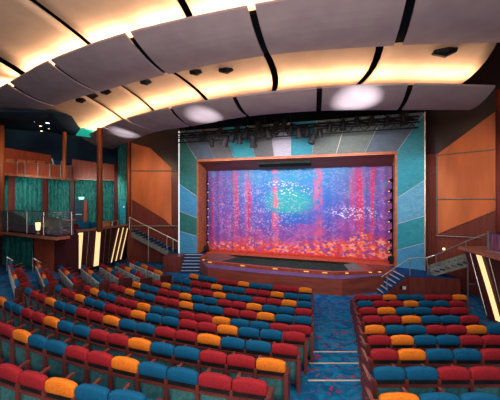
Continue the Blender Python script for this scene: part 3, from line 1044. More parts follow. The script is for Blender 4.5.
# columns
def column(px, w, y0, y1, D, label, mat='column_wood'):
    a, b2 = P(px, y0, D), P(px, y1, D)
    r = w / F * D / 2
    m = MB().tube([b2, a], r, 14)
    t = m.build('column', mat, smooth=True)
    return struct(t, label)


column(99.7, 5.2, 128, 232, 18.9, 'orange wood column standing behind the lit parapet')
column(64.5, 3.6, 132, 180, 20.6, 'orange wood column on the upper balcony')
column(1.0, 5.5, 120, 236, 17.6, 'orange wood column at the gallery corner')
column(128.6, 3.6, 138, 228, 21.6, 'orange wood column beside the tall teal hanging', 'cherry_wood')
for i, (px, w) in enumerate(((44.5, 4.5), (10.5, 4.5), (72, 4), (115.5, 3))):
    a = [onG(px - w / 2, 176, .3), onG(px + w / 2, 176, .3), onG(px + w / 2, 238, .3), onG(px - w / 2, 238, .3)]
    struct(MB().slab(a, (0, .2, 0)).build('trim_%d' % (i + 1), 'mahogany' if i < 2 else 'dark_mahogany'))
wallbox('wall_left_corner', [(P(114, 0, 22.4).x, 22.45), (P(118.5, 0, 22.4).x, 22.35)], FRONT, 2.5, 'dark_mahogany', (0, .2, 0))

# upper balcony fascia
bal = thing('upper_balcony', onG(35, 176, .9), 'red wood upper balcony parapet over the teal wall hangings', 'balcony')
pxs = [-4, 6, 18, 25, 38, 50, 61, 72]
fa = lambda px, y, off: onG(min(max(px, -4), 119), y, off)
topy = lambda px: 161.5 + (px - 5) / 67 * 4.5
boty = lambda px: 174.0 + (px - 5) / 67 * 5.5
MB().grid([[fa(p, topy(p), 1.0) for p in pxs], [fa(p, boty(p) - 1, 1.0) for p in pxs]], (0, .12, 0)).build('fascia', 'cherry_wood', bal)
MB().grid([[fa(p, boty(p) - 1.2, 1.05) for p in pxs], [fa(p, boty(p) + 1.2, 1.05) for p in pxs]], (0, .9, 0)).build('floor_edge', 'cap_wood', bal)
MB().tube([fa(p, topy(p), 1.0) for p in pxs], .03, 6).build('rail', 'stringer_paint', bal)
for p in (17.5, 25, 38, 49.8, 60.6, 70.5):
    MB().tube([fa(p, topy(p) - 1, 1.06), fa(p, boty(p) - 1, 1.06)], .025, 6).build('rail_post', 'stringer_paint', bal)
# solid wall of the balcony's inner end
wb = MB().grid([[onG(p, 159 + (p - 72) / 46 * 6, .5) for p in (72, 85, 100, 117)], [onG(p, 178.2 + (p - 72) / 46 * 1.5, .5) for p in (72, 85, 100, 117)]], (0, .2, 0)).build('balcony_wall', 'cherry_wood', bal)
MB().grid([[onG(p, 178 + (p - 72) / 46 * 1.5, .55) for p in (72, 85, 100, 117)], [onG(p, 179.6 + (p - 72) / 46 * 1.3, .55) for p in (72, 85, 100, 117)]], (0, .2, 0)).build('balcony_edge', 'cap_wood', bal)
MB().grid([[onG(p, 147.5 + (p - 4) / 46 * 7.5, .22) for p in (-4, 4, 20, 35, 50.5)], [onG(p, 170, .22) for p in (-4, 4, 20, 35, 50.5)]], (0, .1, 0)).build('rear_panel', 'cherry_wood', bal)
# chairs seen above the parapet
for i, (px, lab) in enumerate(((9.5, 'orange chair back at the far corner of the upper balcony'), (21.5, 'orange chair back in second place along the upper balcony'), (30.5, 'orange chair back in third place along the upper balcony'), (40.5, 'orange chair back in fourth place along the upper balcony'), (63, 'tall orange chair on the upper balcony below the column'))):
    y = topy(px)
    t = thing('balcony_chair', fa(px, y + 6, .55), lab, 'chair', 'upper balcony chairs')
    w = 3.6 if i < 4 else 2.2
    hh = 5.5 if i < 4 else 8
    MB().slab([fa(px - w, y - hh * .6, .6), fa(px + w, y - hh * .5, .6), fa(px + w, y + 2, .6), fa(px - w, y + 2, .6)], (0, .08, 0)).build('backrest', 'orange_wood', t, bevel=.02)
    MB().slab([fa(px - w, y + 3, .6), fa(px + w, y + 3, .6), fa(px + w, y + 3.6, .6), fa(px - w, y + 3.6, .6)], (0, .4, 0)).build('seat', 'red_velvet', t)
    for s_ in (-1, 1):
        MB().tube([fa(px + s_ * w * .9, y + 1, .56), fa(px + s_ * w * .9, y + 9, .56)], .02, 6).build('leg', 'dark_metal', t)
t = thing('balcony_chair', fa(54, 170, .55), 'dark blue chair with a pale strap on the upper balcony', 'chair', 'upper balcony chairs')
MB().slab([fa(52, 159.5, .6), fa(61, 161, .6), fa(61, 167, .6), fa(52, 167, .6)], (0, .08, 0)).build('backrest', 'stair_carpet', t)
MB().slab([fa(51.2, 158.5, .65), fa(52.3, 158.5, .65), fa(53.8, 164, .65), fa(52.7, 164.3, .65)], (0, .04, 0)).build('strap', 'white_plastic', t)

# lower gallery : floor edge, under wall, glass balustrade
ZG = -2.12
GE = [(-15.2, 17.5), PZ(0, 232, ZG), PZ(57, 238, ZG), PZ(70, 236.2, ZG)]
gal = thing('gallery', W(-12, 16, ZG - .1), 'lower gallery deck with pale wood edge and glass balustrade', 'gallery')
gb = [(-16.9, 17.9), (-15.4, 18.9), (-12.8, 20.5), (-10.4, 18.0)]
MB().grid([[W(x, d, ZG) for x, d in GE], [W(x, d, ZG) for x, d in gb]], (0, 0, -.08)).build('deck', 'stair_carpet', gal)
MB().grid([[W(x, d - .03, ZG + .04) for x, d in GE], [W(x, d - .03, ZG - .12) for x, d in GE]], (0, .06, 0)).build('edge_trim', 'cap_wood', gal)
ins = [(x + .05, d + .25) for x, d in GE]
MB().grid([[W(x, d, ZG + .5) for x, d in ins], [W(x, d, ZG) for x, d in ins]], (0, .08, 0)).build('low_parapet', 'dark_mahogany', gal)
MB().grid([[W(x, d - .04, ZG + 1.22) for x, d in ins], [W(x, d - .04, ZG + .1) for x, d in ins]], (0, .02, 0)).build('glass_panel', 'glint_glass', gal)
MB().tube([W(x, d - .04, ZG + 1.24) for x, d in ins], .03, 6).build('top_rail', 'steel_rail', gal)


def along(pl, t):
    seg = [math.dist(a, b2) for a, b2 in zip(pl, pl[1:])]
    q = t * sum(seg)
    for (a, b2), L in zip(zip(pl, pl[1:]), seg):
        if q <= L: return (a[0] + (b2[0] - a[0]) * q / L, a[1] + (b2[1] - a[1]) * q / L)
        q -= L
    return pl[-1]


for k in (.20, .48, .70, .99):
    x, d = along(ins, k)
    MB().tube([W(x, d - .08, ZG + .05), W(x, d - .08, ZG + 1.24)], .02, 6).build('rail_post', 'steel_rail', gal)
# pale crescent motifs behind the glass
for i, (k0, k1, hh) in enumerate(((.10, .50, .95), (.66, 1.0, .75))):
    pts = []
    for q in range(13):
        f = q / 12
        x, d = along(ins, k0 + (k1 - k0) * f)
        pts.append(W(x, d - .08, ZG + .5 + hh * math.sqrt(max(0, 1 - f ** 2)) * .72))
    base = [W(*along(ins, k0 + (k1 - k0) * q / 12), ZG + .48) + Vector((0, -.08, 0)) for q in range(13)]
    MB().grid([pts, base], (0, .03, 0)).build('crescent_panel', 'portal_grey', gal)
# wall under the gallery
UG = [(-15.5, 18.2), PZ(0, 233, -2.3), (-9.9, 15.6), (-9.7, 16.6)]
UG = [(x - .2, d + 1.0) for x, d in GE]
wallbox('wall_under_gallery', UG, FRONT, ZG - .08, 'dark_mahogany', (0, .15, 0), 'dark red wall beneath the gallery')


def onU(px, py, off=.05):
    r = (px - 250) / F
    for (x0, d0), (x1, d1) in zip(UG, UG[1:]):
        tt = (r * d0 - x0) / ((x1 - x0) - r * (d1 - d0))
        if -.01 <= tt <= 1.01:
            x, d = x0 + tt * (x1 - x0), d0 + tt * (d1 - d0)
            s = (d - off) / d
            return Vector((x * s, d * s, ZC - (py - HZ) / F * d * s))
    x, d = UG[-1]
    return Vector((x, d, ZC - (py - HZ) / F * d))


rows_ = []
for j in range(6):
    rows_.append([onU(2 + 31 * i / 24, 236, .1).lerp(onU(2 + 31 * i / 24, 270.5, .1), j / 5) + Vector((0, .04 * math.sin(i * 1.5), 0)) for i in range(25)])
tag(MB().grid(rows_, (0, .03, 0)).build('wall_hanging', 'teal_drape', smooth=True), 'teal wall hanging on the wall beneath the lower gallery', 'wall hanging')
struct(MB().slab([onU(34, 237, .06), onU(54, 239, .06), onU(54, 275, .06), onU(34, 272, .06)], (0, .05, 0)).build('trim_5', 'cherry_wood'), 'red wood panel beneath the gallery')

# table lamp on the parapet
lx, ld = along(ins, .60)
lamp_p = P(38, 234, 15.35)
t = thing('table_lamp', lamp_p, 'glowing cream table lamp on the lower gallery parapet', 'lamp')
MB().tube([lamp_p, lamp_p + Vector((0, 0, .12)), lamp_p + Vector((0, 0, .2))], [.1, .03, .03], 10).build('base', 'steel_rail', t)
MB().tube([lamp_p + Vector((0, 0, .2)), lamp_p + Vector((0, 0, .58))], [.085, .115], 14).build('lamp_shade', 'warm_lamp', t, smooth=False)

# stair handrail ends between the side-bank rows
for i, (xa, ya, xb, yb, D) in enumerate(((7, 257, 13, 261, 14.0), (33, 258, 41, 263, 14.2))):
    handrail('aisle_handrail', 'short steel grab rail at the far end of the ' + ('first' if i == 0 else 'second') + ' side bank row', [P(xa, ya, D), P(xb, yb, D)], [(P(xa, ya, D), P(xa, ya + 14, D))], r=.025)

# ------------------------------------------------------------------ lit parapet pod (left)
pod = thing('parapet', P(95, 265, 19), 'dark wood parapet with tall glowing strips and pale cap below the gallery columns', 'parapet')
tops = [P(68, 232, 18.0), P(84, 231, 18.6), P(102, 229, 19.3), P(118, 227, 20.6), P(130, 225, 21.8)]
bots = [P(67, 271, 17.4), P(80, 270, 18.2), P(95, 267.5, 19.0), P(110, 264, 20.2), P(122, 260, 21.4)]
MB().grid([tops, bots], (-.1, .25, 0)).build('wall_face', 'dark_mahogany', pod)
MB().grid([[p + Vector((.06, -.06, .10)) for p in tops], [p + Vector((.06, -.06, -.02)) for p in tops]], (-.25, .3, 0)).build('cap', 'cap_wood', pod)


def podp(f, g):
    """f along 0..4, g 0 top..1 bottom, slightly proud of the face"""
    i = min(int(f), 3); q = f - i
    a = tops[i].lerp(tops[i + 1], q); b2 = bots[i].lerp(bots[i + 1], q)
    return a.lerp(b2, g) + Vector((.03, -.05, 0))


def podf(px, g):
    lo, hi = 0, 4
    for _ in range(30):
        mid = (lo + hi) / 2
        p = podp(mid, g)
        if 250 + F * p.x / p.y < px: lo = mid
        else: hi = mid
    return podp((lo + hi) / 2, g)


for i, (a0, a1, b0, b1, lab) in enumerate(((78.5, 83.3, 75, 80.5, 0), (96.5, 101, 93.5, 98.5, 0), (118.8, 119.6, 110.6, 111.6, 1), (123.4, 124.2, 115.2, 116.2, 1), (127.8, 128.6, 119.8, 120.8, 1))):
    rows_ = []
    for g in np.linspace(.04, .96, 8):
        rows_.append([podf(a0 + (b0 - a0) * g, g), podf(a1 + (b1 - a1) * g, g)])
    MB().grid(rows_, (-.02, .03, 0)).build('light_strip', 'lit_panel', pod)
for px in (72, 89, 106, 111):
    MB().tube([podf(px, .03), podf(px - 3, .97)], .012, 5).build('joint_strip', 'steel_rail', pod)

# glass and rail behind the pod cap
t = thing('parapet_handrail', P(120, 222, 21), 'thin steel guard rail behind the lit parapet near the gallery stairs', 'handrail')
MB().tube([P(104, 222.5, 20.0), P(118, 220.5, 21.0), P(130, 217.5, 21.9)], .025, 6).build('rail', 'steel_rail', t)
for px, D, y in ((104, 20.0, 222.5), (112, 20.5, 221.5), (118, 21.0, 220.5), (124, 21.4, 219)):
    MB().tube([P(px, y, D), P(px, y + 7, D)], .02, 6).build('post', 'steel_rail', t)

# lounge deck behind the parapet
ld_ = MB().slab([W(-11.5, 18.6, -2.95), W(-10.3, 19.6, -2.95), W(-9.4, 22.0, -2.95), W(-10.7, 24.4, -2.95), W(-14.0, 22.0, -2.95)], (0, 0, -.15)).build('floor_lounge', 'stair_carpet')
struct(ld_, 'raised lounge floor behind the lit parapet')


def lounge_chair(px, py, D, fab, fr, label, s=1.0, rz=0.0):
    b0 = P(px, py, D); b0.z = ZC - 2.95
    t = thing('lounge_chair', b0, label, 'chair', 'lounge chairs behind the lit parapet')
    R = Matrix.Rotation(rz, 3, 'Z')
    q = lambda x, y, z: b0 + R @ Vector((x * s, y * s, z * s))
    bx = lambda x0, y0, z0, x1, y1, z1: MB().hexa([q(x0, y0, z0), q(x1, y0, z0), q(x1, y1, z0), q(x0, y1, z0)], [q(x0, y0, z1), q(x1, y0, z1), q(x1, y1, z1), q(x0, y1, z1)])
    bx(-.3, -.3, .38, .3, .3, .5).build('seat', fab, t, bevel=.03)
    bx(-.32, -.36, .62, .32, -.26, .98).build('backrest', fr, t, bevel=.03)
    for sx in (-1, 1):
        for sy in (-1, 1):
            MB().tube([q(sx * .28, sy * .28, 0), q(sx * .27, sy * .26, .62 if sy < 0 else .4)], .022, 6).build('leg', 'seat_wood', t)
        bx(sx * .30 - .025, -.28, .60, sx * .30 + .025, .25, .64).build('armrest', 'seat_wood', t)


lounge_chair(76, 225, 19.6, 'red_velvet', 'red_velvet', 'red lounge chair under the glowing sign', 1.1)
lounge_chair(87, 225, 20.2, 'blue_velvet', 'blue_velvet', 'blue lounge chair between the red chair and the wood column', 1.2)
lounge_chair(94.5, 224, 20.4, 'blue_velvet', 'blue_velvet', 'blue lounge chair just beside the wood column', 1.15)
lounge_chair(107.5, 222, 21.2, 'orange_velvet', 'orange_wood', 'orange wood-backed lounge chair past the wood column', 1.15)
lounge_chair(80, 229, 20.6, 'red_velvet', 'red_velvet', 'red lounge chair deeper in, behind the first red one', 1.0)
t = thing('lounge_table', P(70, 224, 18.9), 'orange-topped lounge table at the gallery end of the parapet', 'table')
tp = P(69.5, 220.6, 18.9)
MB().tube([tp, tp + Vector((0, 0, .05))], .42, 20).build('tabletop', 'orange_wood', t)
MB().tube([Vector((tp.x, tp.y, ZC - 2.95)), tp], .04, 8).build('pedestal', 'dark_metal', t)

# dark doorway with glowing sign, teal door
t = thing('doorway', onG(79.5, 232, .35), 'dark blue double door beneath the glowing sign', 'door')
MB().slab([onG(74.5, 201, .4), onG(83.5, 201, .4), onG(83.5, 232, .4), onG(74.5, 232, .4)], (0, .06, 0)).build('door_leaf', 'dark_door_paint', t)
MB().slab([onG(83.6, 200.5, .45), onG(87.2, 200.5, .45), onG(87.2, 232, .45), onG(83.6, 232, .45)], (0, .1, 0)).build('door_frame', 'cherry_wood', t)
MB().slab([onG(75.5, 214, .45), onG(82, 214, .45), onG(82, 214.8, .45), onG(75.5, 214.8, .45)], (0, .03, 0)).build('push_bar', 'steel_rail', t)
t = thing('exit_sign', onG(81, 199.5, .5), 'small pale green lit sign over the dark double door', 'sign')
MB().slab([onG(78.6, 197.0, .6), onG(83.8, 197.0, .6), onG(83.4, 199.3, .6), onG(79.0, 199.3, .6)], (0, .05, 0)).build('sign_face', 'exit_glow', t)
MB().slab([onG(78.4, 196.5, .58), onG(84.0, 196.5, .58), onG(84.0, 197.0, .58), onG(78.4, 197.0, .58)], (0, .08, 0)).build('sign_housing', 'dark_metal', t)
t = thing('side_door', P(123, 226, 22.05), 'bright teal door at the foot of the tall hanging', 'door')
MB().slab([P(120.2, 201, 22.1), P(125.8, 201, 22.1), P(125.8, 227, 22.1), P(120.2, 227, 22.1)], (0, .05, 0)).build('door_leaf', 'door_paint', t)
MB().slab([P(123.2, 206, 22.06), P(124.6, 206, 22.06), P(124.6, 207.6, 22.06), P(123.2, 207.6, 22.06)], (0, .03, 0)).build('door_plate', 'white_plastic', t)
MB().slab([P(125, 214.5, 22.06), P(125.5, 214.5, 22.06), P(125.5, 216.5, 22.06), P(125, 216.5, 22.06)], (0, .03, 0)).build('handle', 'steel_rail', t)

# dark blue dropped ceiling over the balcony with pin lights
dc = MB().grid([[P(-6, 112, 14.5), P(50, 112, 17), P(100, 122, 21.5), P(130, 128, 23.5)], [P(-6, 129, 18.5), P(40, 134, 21.6), P(76, 139.5, 24), P(124, 150, 24.4)]], (0, 0, .1)).build('ceiling_balcony', 'midnight_paint')
struct(dc, 'dark blue ceiling over the upper balcony')
bmc = None
pins = [(34, 121), (48, 122.5), (49, 128), (42, 130.5), (57, 132), (61, 130.5), (53.5, 125), (30, 128.5), (71, 123), (41, 125.5), (25, 126)]


def on_plane(px, py, pts):
    a, b2, c = pts
    n = (b2 - a).cross(c - a)
    d = Vector(((px - 250) / F, 1, -(py - HZ) / F))
    o = Vector((0, 0, ZC))
    tt = (a - o).dot(n) / d.dot(n)
    return o + d * tt


pl = (P(50, 112, 17), P(100, 122, 21.5), P(40, 134, 21.6))
for i, (px, py) in enumerate(pins):
    p = on_plane(px, py, pl) - Vector((0, .05, .04))
    big = (i in (2, 1))
    t = thing('pin_light', p, 'tiny white pin light in the dark blue balcony ceiling', 'ceiling light', 'pin lights in the balcony ceiling')
    MB().tube([p + Vector((0, 0, -.02)), p + Vector((0, 0, .04))], .11 if px == 48 else .07, 8).build('lens', 'star_light' if px == 48 else 'small_bulb', t)
    MB().tube([p + Vector((0, 0, .0)), p + Vector((0, 0, .08))], .15 if px == 48 else .1, 8).build('housing', 'dark_metal', t)
t = thing('teal_lit_patch', P(85, 133, 21), 'teal-lit wall patch with added glow above the orange columns', 'lit patch')
MB().slab([P(76, 135.5, 20.6), P(82, 128.5, 20.0), P(95, 132, 20.4), P(90, 137.5, 21)], (0, 0, .08)).build('glow_face', 'teal_glow', t)  # no lamp: teal light on the wall given as emission
MB().slab([P(75.5, 136, 20.65), P(90.5, 138, 21.05), P(90.6, 138.6, 21.05), P(75.5, 136.6, 20.65)], (0, 0, .1)).build('frame', 'dark_metal', t)

# ------------------------------------------------------------------ right loge
lg = thing('loge', W(10.5, 10.5, FRONT), 'leaning dark wood loge box with glowing strip and red cap across the narrow block', 'loge')
tp_ = [(12.4, 12.9), (8.98, 12.62), (8.93, 10.7), (8.75, 8.3), (12.4, 8.0)]
bt_ = [(12.4, 11.9), (9.12, 11.52), (9.45, 9.5), (9.35, 7.2), (12.4, 6.9)]
zt_, zb_ = -2.28, -4.75
nP = len(tp_)
m = MB()
ring = [[W(tp_[i][0], tp_[i][1], zt_).lerp(W(bt_[i][0], bt_[i][1], zb_), g) for i in range(nP)] for g in np.linspace(0, 1, 9)]
for i in range(nP):
    k = (i + 1) % nP
    m.grid([[r_[i].lerp(r_[k], f) for f in np.linspace(0, 1, 9)] for r_ in ring])
m.add(ring[0], [tuple(range(nP))]); m.add(ring[-1], [tuple(range(nP))])
m.build('body', 'dark_mahogany', lg)
cen = Vector((11, 10.5, 0))
capo = [(12.5, 13.02), (8.82, 12.72), (8.76, 10.7), (8.58, 8.2), (12.5, 7.9)]
MB().hexa([W(x, d, zt_ - .02) for x, d in capo], [W(x, d, zt_ + .10) for x, d in capo]).build('cap', 'cap_wood', lg)


def face(f, g):
    a = W(*[tp_[1][k] * (1 - f) + tp_[2][k] * f for k in (0, 1)], zt_); b2 = W(*[bt_[1][k] * (1 - f) + bt_[2][k] * f for k in (0, 1)], zb_)
    return a.lerp(b2, g) + Vector((-.05, -.02, 0))


def facepx(px, g):
    lo, hi = -.2, 2.0
    for _ in range(30):
        mid = (lo + hi) / 2
        p = face(mid, g)
        if 250 + F * p.x / p.y < px: lo = mid
        else: hi = mid
    return face((lo + hi) / 2, g)


rows_ = [[facepx(476 + 19.5 * g, g * .93 + .03), facepx(480.8 + 19.5 * g, g * .93 + .03)] for g in np.linspace(0, 1, 9)]
MB().grid(rows_, (.03, 0, 0)).build('light_strip', 'lit_panel', lg)
rows_ = [[facepx(500.5 + 20 * g, g * .93 + .03), facepx(505.5 + 20 * g, g * .93 + .03)] for g in np.linspace(0, 1, 9)]
MB().grid(rows_, (.03, 0, 0)).build('light_strip', 'lit_panel', lg)
for px in (469, 488):
    MB().tube([facepx(px + 1, .03), facepx(px + 18, .95)], .012, 5).build('joint_strip', 'steel_rail', lg)
gl = thing('loge_balustrade', W(9.3, 11, zt_ + .1), 'glass balustrade with painted purple reflections standing on the loge cap', 'balustrade')
gp = [(11.6, 11.9), (9.35, 11.75), (9.2, 10.6), (9.05, 8.2)]
MB().grid([[W(x, d, zt_ + .80) for x, d in gp], [W(x, d, zt_ + .12) for x, d in gp]], (.03, .03, 0)).build('glass_panel', 'reflection_glass', gl)
MB().grid([[W(x - .05, d, zt_ + .16) for x, d in gp], [W(x - .05, d, zt_ + .10) for x, d in gp]], (.12, .06, 0)).build('base_rail', 'steel_rail', gl)
for (x, d) in gp[1:3]:
    MB().tube([W(x - .03, d, zt_ + .1), W(x - .03, d, zt_ + .86)], .035, 8).build('post', 'steel_rail', gl)

# wall lamp under the loge stairs
wlp = onR(446, 249, .35)
t = thing('wall_lamp', wlp, 'tiny warm wall lamp above the loge stair landing', 'lamp')
MB().ball(wlp, .07, 8).build('bulb', 'warm_lamp', t)
MB().tube([wlp, wlp + Vector((.2, .22, -.05))], .02, 6).build('bracket', 'steel_rail', t)

# ------------------------------------------------------------------ ceiling: hanging acoustic panels
def dense(pl):
    """smooth resample of a plan polyline with a cubic through its points (param by px)"""
    return pl


ZM4N, ZM4F = 4.15, 3.70
ZM2N, ZM2F = 5.10, 4.70
M4N = [(82, 138.5), (104, 127.5), (126, 119.5), (170, 108.3), (234, 97.3), (319.5, 88.6), (411, 85), (498, 87)]
M4F = [(112, 149.5), (142, 136.5), (163, 130.5), (190.5, 126.5), (248, 116.5), (318.5, 111), (399.5, 110), (472, 110)]
M2N = [(-70, 128), (8, 84), (49.5, 61.5), (128, 33.8), (251, 6.8), (414, -19), (520, -26)]
M2F = [(-10, 134), (54, 106), (98.8, 92), (166.5, 74.6), (267, 55.5), (397, 45.5), (520, 42)]


def plan(pts, z): return [np.array(PZ(px, py, z)) for px, py in pts]


def curve_pt(pl, i, f):
    """Catmull-Rom between plan points i and i+1"""
    n = len(pl)
    p0 = pl[max(i - 1, 0)]; p1 = pl[i]; p2 = pl[i + 1]; p3 = pl[min(i + 2, n - 1)]
    if i == 0: p0 = 2 * p1 - p2
    if i + 2 > n - 1: p3 = 2 * p2 - p1
    return .5 * ((2 * p1) + (p2 - p0) * f + (2 * p0 - 5 * p1 + 4 * p2 - p3) * f ** 2 + (3 * p1 - p0 - 3 * p2 + p3) * f ** 3)


NAMES_M4 = ['at the gallery end', 'next to the gallery end', 'third from the gallery end', 'over the stage-side wall', 'over the teal portal panels', 'bearing the bright light pool', 'tapering to the far wall']


def mauve(Np, Fp, zn, zf_, which, gap=.11, taper_last=False, names=None, sag=.14):
    A, B = plan(Np, zn), plan(Fp, zf_)
    n = len(A) - 1
    out = []
    for i in range(n):
        rows_ = []
        L = np.linalg.norm(A[i + 1] - A[i])
        g = gap / L
        for j in range(9):
            f = j / 8
            row = []
            for k in range(9):
                q = g + (1 - 2 * g) * k / 8
                a = curve_pt(A, i, q); b2 = curve_pt(B, i, q)
                if taper_last and i == n - 1:
                    e = curve_pt(A, i, 1 - g)
                    # curved outer edge
                    lim = 1 - .0 * f
                p = a * (1 - f) + b2 * f
                z = zn * (1 - f) + zf_ * f - sag * 4 * f * (1 - f)
                row.append(W(p[0], p[1], z))
            rows_.append(row)
        o = MB().grid(rows_, (0, 0, .07)).build('ceiling_panel', 'mauve_panel', smooth=False)
        tag(o, names[i], 'ceiling panel', which)
        out.append((A, B, i))
    return A, B


def blackouts(A, B, zn, zf_, where):  # added black strips that darken the gaps between mauve panels
    for i in range(1, len(A) - 1):
        d = A[i + 1] - A[i - 1]; d = d / np.linalg.norm(d) * .30
        rw = []
        for f in np.linspace(.16, 1.02, 7):
            p = A[i] * (1 - f) + B[i] * f; z = zn * (1 - f) + zf_ * f - .12 * 4 * f * (1 - f) + .11
            rw.append([W(p[0] - d[0], p[1] - d[1], z), W(p[0] + d[0], p[1] + d[1], z)])
        tag(MB().grid(rw, (0, 0, .12)).build('gap_blackout', 'black_void'), 'added black strip darkening the %s joint of the %s mauve panels from the gallery' % (ORD[i], where), 'ceiling rib', where + ' ceiling ribs')


nm4 = ['smallest mauve ceiling panel of the stage-side band, over the balcony', 'second small mauve stage-side ceiling panel from the balcony, lit white', 'third mauve stage-side ceiling panel from the balcony, above the orange wall', 'mauve stage-side ceiling panel over the teal portal corner, white light pool', 'mauve stage-side ceiling panel above the hanging spotlights', 'mauve stage-side ceiling panel with the largest white light pool', 'end mauve stage-side ceiling panel with a tapering tip by the loge wall']
nm2 = ['mauve ceiling panel of the audience-side band nearest the gallery wall', 'second mauve audience-side ceiling panel from the gallery wall', 'third mauve audience-side ceiling panel from the gallery wall', 'large mauve audience-side ceiling panel, fourth from the gallery wall', 'widest mauve audience-side ceiling panel above the stage centre', 'end mauve audience-side ceiling panel towards the loge']
A4, B4 = mauve(M4N, M4F, ZM4N, ZM4F, 'stage-side mauve ceiling panels', names=nm4)
A2_, B2_ = mauve(M2N, M2F, ZM2N, ZM2F, 'audience-side mauve ceiling panels', names=nm2)


blackouts(A4, B4, ZM4N, ZM4F, 'stage-side')
blackouts(A2_, B2_, ZM2N, ZM2F, 'audience-side')


def beige(A, zn, push_n, B, zf_, push_f, cuts, gap, names, which, arch_=.0, tlim=None):
    """panels between plan curves A (audience side) and B (stage side); cuts = list of (param on A, param on B)"""
    def ev(pl, t):
        t = max(0, min(len(pl) - 1 - 1e-6, t)); i = int(t)
        return curve_pt(pl, i, t - i)

    def nrm(pl, t):
        d = ev(pl, min(t + .05, len(pl) - 1)) - ev(pl, max(t - .05, 0)); d = d / np.linalg.norm(d)
        return np.array((-d[1], d[0]))
    for i in range(len(cuts) - 1):
        (a0, b0), (a1, b1) = cuts[i], cuts[i + 1]
        rows_ = []
        for j in range(9):
            f = j / 8
            row = []
            for k in range(11):
                q = gap + (1 - 2 * gap) * k / 10
                ta = a0 + (a1 - a0) * q; tb = b0 + (b1 - b0) * q
                pa = ev(A, ta) + nrm(A, ta) * push_n; pb = ev(B, tb) + nrm(B, tb) * push_f
                # bowed joints like the real panels
                bow = arch_ * 4 * f * (1 - f)
                p = pa * (1 - f) + pb * f
                z = zn * (1 - f) + zf_ * f - .12 * 4 * f * (1 - f)
                row.append(W(p[0] + bow, p[1], z))
            rows_.append(row)
        o = MB().grid(rows_, (0, 0, .07)).build('ceiling_panel', 'beige_panel', smooth=True)
        tag(o, names[i], 'ceiling panel', which)


def par(pts, px):
    for i in range(len(pts) - 1):
        if pts[i][0] <= px <= pts[i + 1][0]:
            return i + (px - pts[i][0]) / (pts[i + 1][0] - pts[i][0])
    return 0 if px < pts[0][0] else len(pts) - 1


c3 = [(-12, 80), (88, 145), (128, 203), (181, 203), (271, 277), (378, 366), (489, 452)]
c3 = [(par(M2F, a), par(M4N, b2)) for a, b2 in ((-12, 84), (76, 100), (116, 128), (160, 186), (257, 263), (369, 365), (484, 494))]
nb3 = ['warm-lit beige stage-side ceiling panel at the balcony end', 'warm-lit beige stage-side ceiling panel, second from the balcony', 'warm-lit beige stage-side ceiling panel, third from the balcony', 'warm-lit beige stage-side ceiling panel, fourth from the balcony', 'warm-lit beige stage-side ceiling panel over the stage centre', 'warm-lit beige stage-side ceiling panel ending in a curve by the dark void']
beige(B2_, 5.25, -1.1, A4, 4.72, 1.9, c3, .035, nb3, 'stage-side beige ceiling panels', arch_=.45)
# audience-side beige
A1 = [np.array(p) for p in ((-17, 9.5), (-11.5, 6.4), (-6.5, 4.6), (-2, 3.6), (3, 3.0), (8, 2.8))]
c1 = [(0, par(M2N, -60)), (1.25, par(M2N, 2)), (1.85, par(M2N, 68)), (2.68, par(M2N, 173)), (3.7, par(M2N, 345)), (5, par(M2N, 515))]
nb1 = ['warm-lit beige audience-side ceiling panel beside the gallery wall', 'warm-lit beige audience-side ceiling panel, second from the gallery', 'warm-lit beige audience-side ceiling panel, third from the gallery', 'warm-lit beige audience-side ceiling panel over the centre', 'warm-lit beige audience-side ceiling panel towards the loge']
beige(A1, 5.6, 0, A2_, 5.62, 1.7, c1, .03, nb1, 'audience-side beige ceiling panels', arch_=.45)

# small black speaker/lamp things under the panels
bl = [(80, 100), (92, 95.5), (105, 91.5), (145, 81.5), (195, 71.5), (225, 69), (443, 50)]
for i, (px, py) in enumerate(bl):
    D = 300 * 4.95 / (195 - py)
    p = P(px, py, D)
    big = 1.5 if px > 440 else (1.15 if px == 225 else 1.0)
    t = thing('house_spotlight', p, ('small black spotlight peeping out under the mauve band, %s from the gallery' % ORD[i + 1]) if i < 6 else 'larger black spotlight under the beige end panel by the void', 'spotlight', 'black house spotlights')
    MB().tube([p + Vector((-.2, .05, .0)) * big, p + Vector((.05, 0, -.02)) * big, p + Vector((.25, -.02, .05)) * big], [.09 * big, .15 * big, .12 * big], 10).build('body', 'dark_metal', t)
    MB().tube([p + Vector((0, 0, .05)), p + Vector((0, 0, .45))], .03, 6).build('bracket', 'dark_metal', t)

# ------------------------------------------------------------------ stage lighting rig
D0 = 0
tr = thing('lighting_truss', S(0, -2.6, 3.6), 'black lighting truss slung across the front of the proscenium header', 'truss')
for (v, z) in ((-2.5, 3.75), (-2.5, 3.35), (-2.9, 3.55)):
    MB().tube([S(-6.9, v, z), S(6.9, v, z)], .035, 6).build('chord', 'dark_metal', tr)
m = MB()
for k in range(34):
    u0 = -6.8 + k * .4
    m.tube([S(u0, -2.5, 3.75 if k % 2 else 3.35), S(u0 + .4, -2.5, 3.35 if k % 2 else 3.75)], .018, 5)
    m.tube([S(u0, -2.5, 3.35), S(u0 + .2, -2.9, 3.55)], .016, 5)
m.build('lacing', 'dark_metal', tr)
bt = thing('pipe_batten', S(0, -2.15, 4.0), 'black pipe batten with looped cables behind the lighting truss', 'pipe batten')
MB().tube([S(-7.0, -2.15, 4.0), S(7.0, -2.15, 4.0)], .05, 6).build('pipe', 'dark_metal', bt)
MB().tube([S(-6.8 + k * .2, -2.2, 3.92 - .10 * abs(math.sin(k * .8))) for k in range(69)], .045, 5).build('cable', 'dark_metal', bt)
for u in (-6.4, 0.4, 6.5):
    MB().tube([S(u, -2.15, 4.0), S(u, -2.15, 7.2)], .02, 5).build('hanger', 'dark_metal', bt)
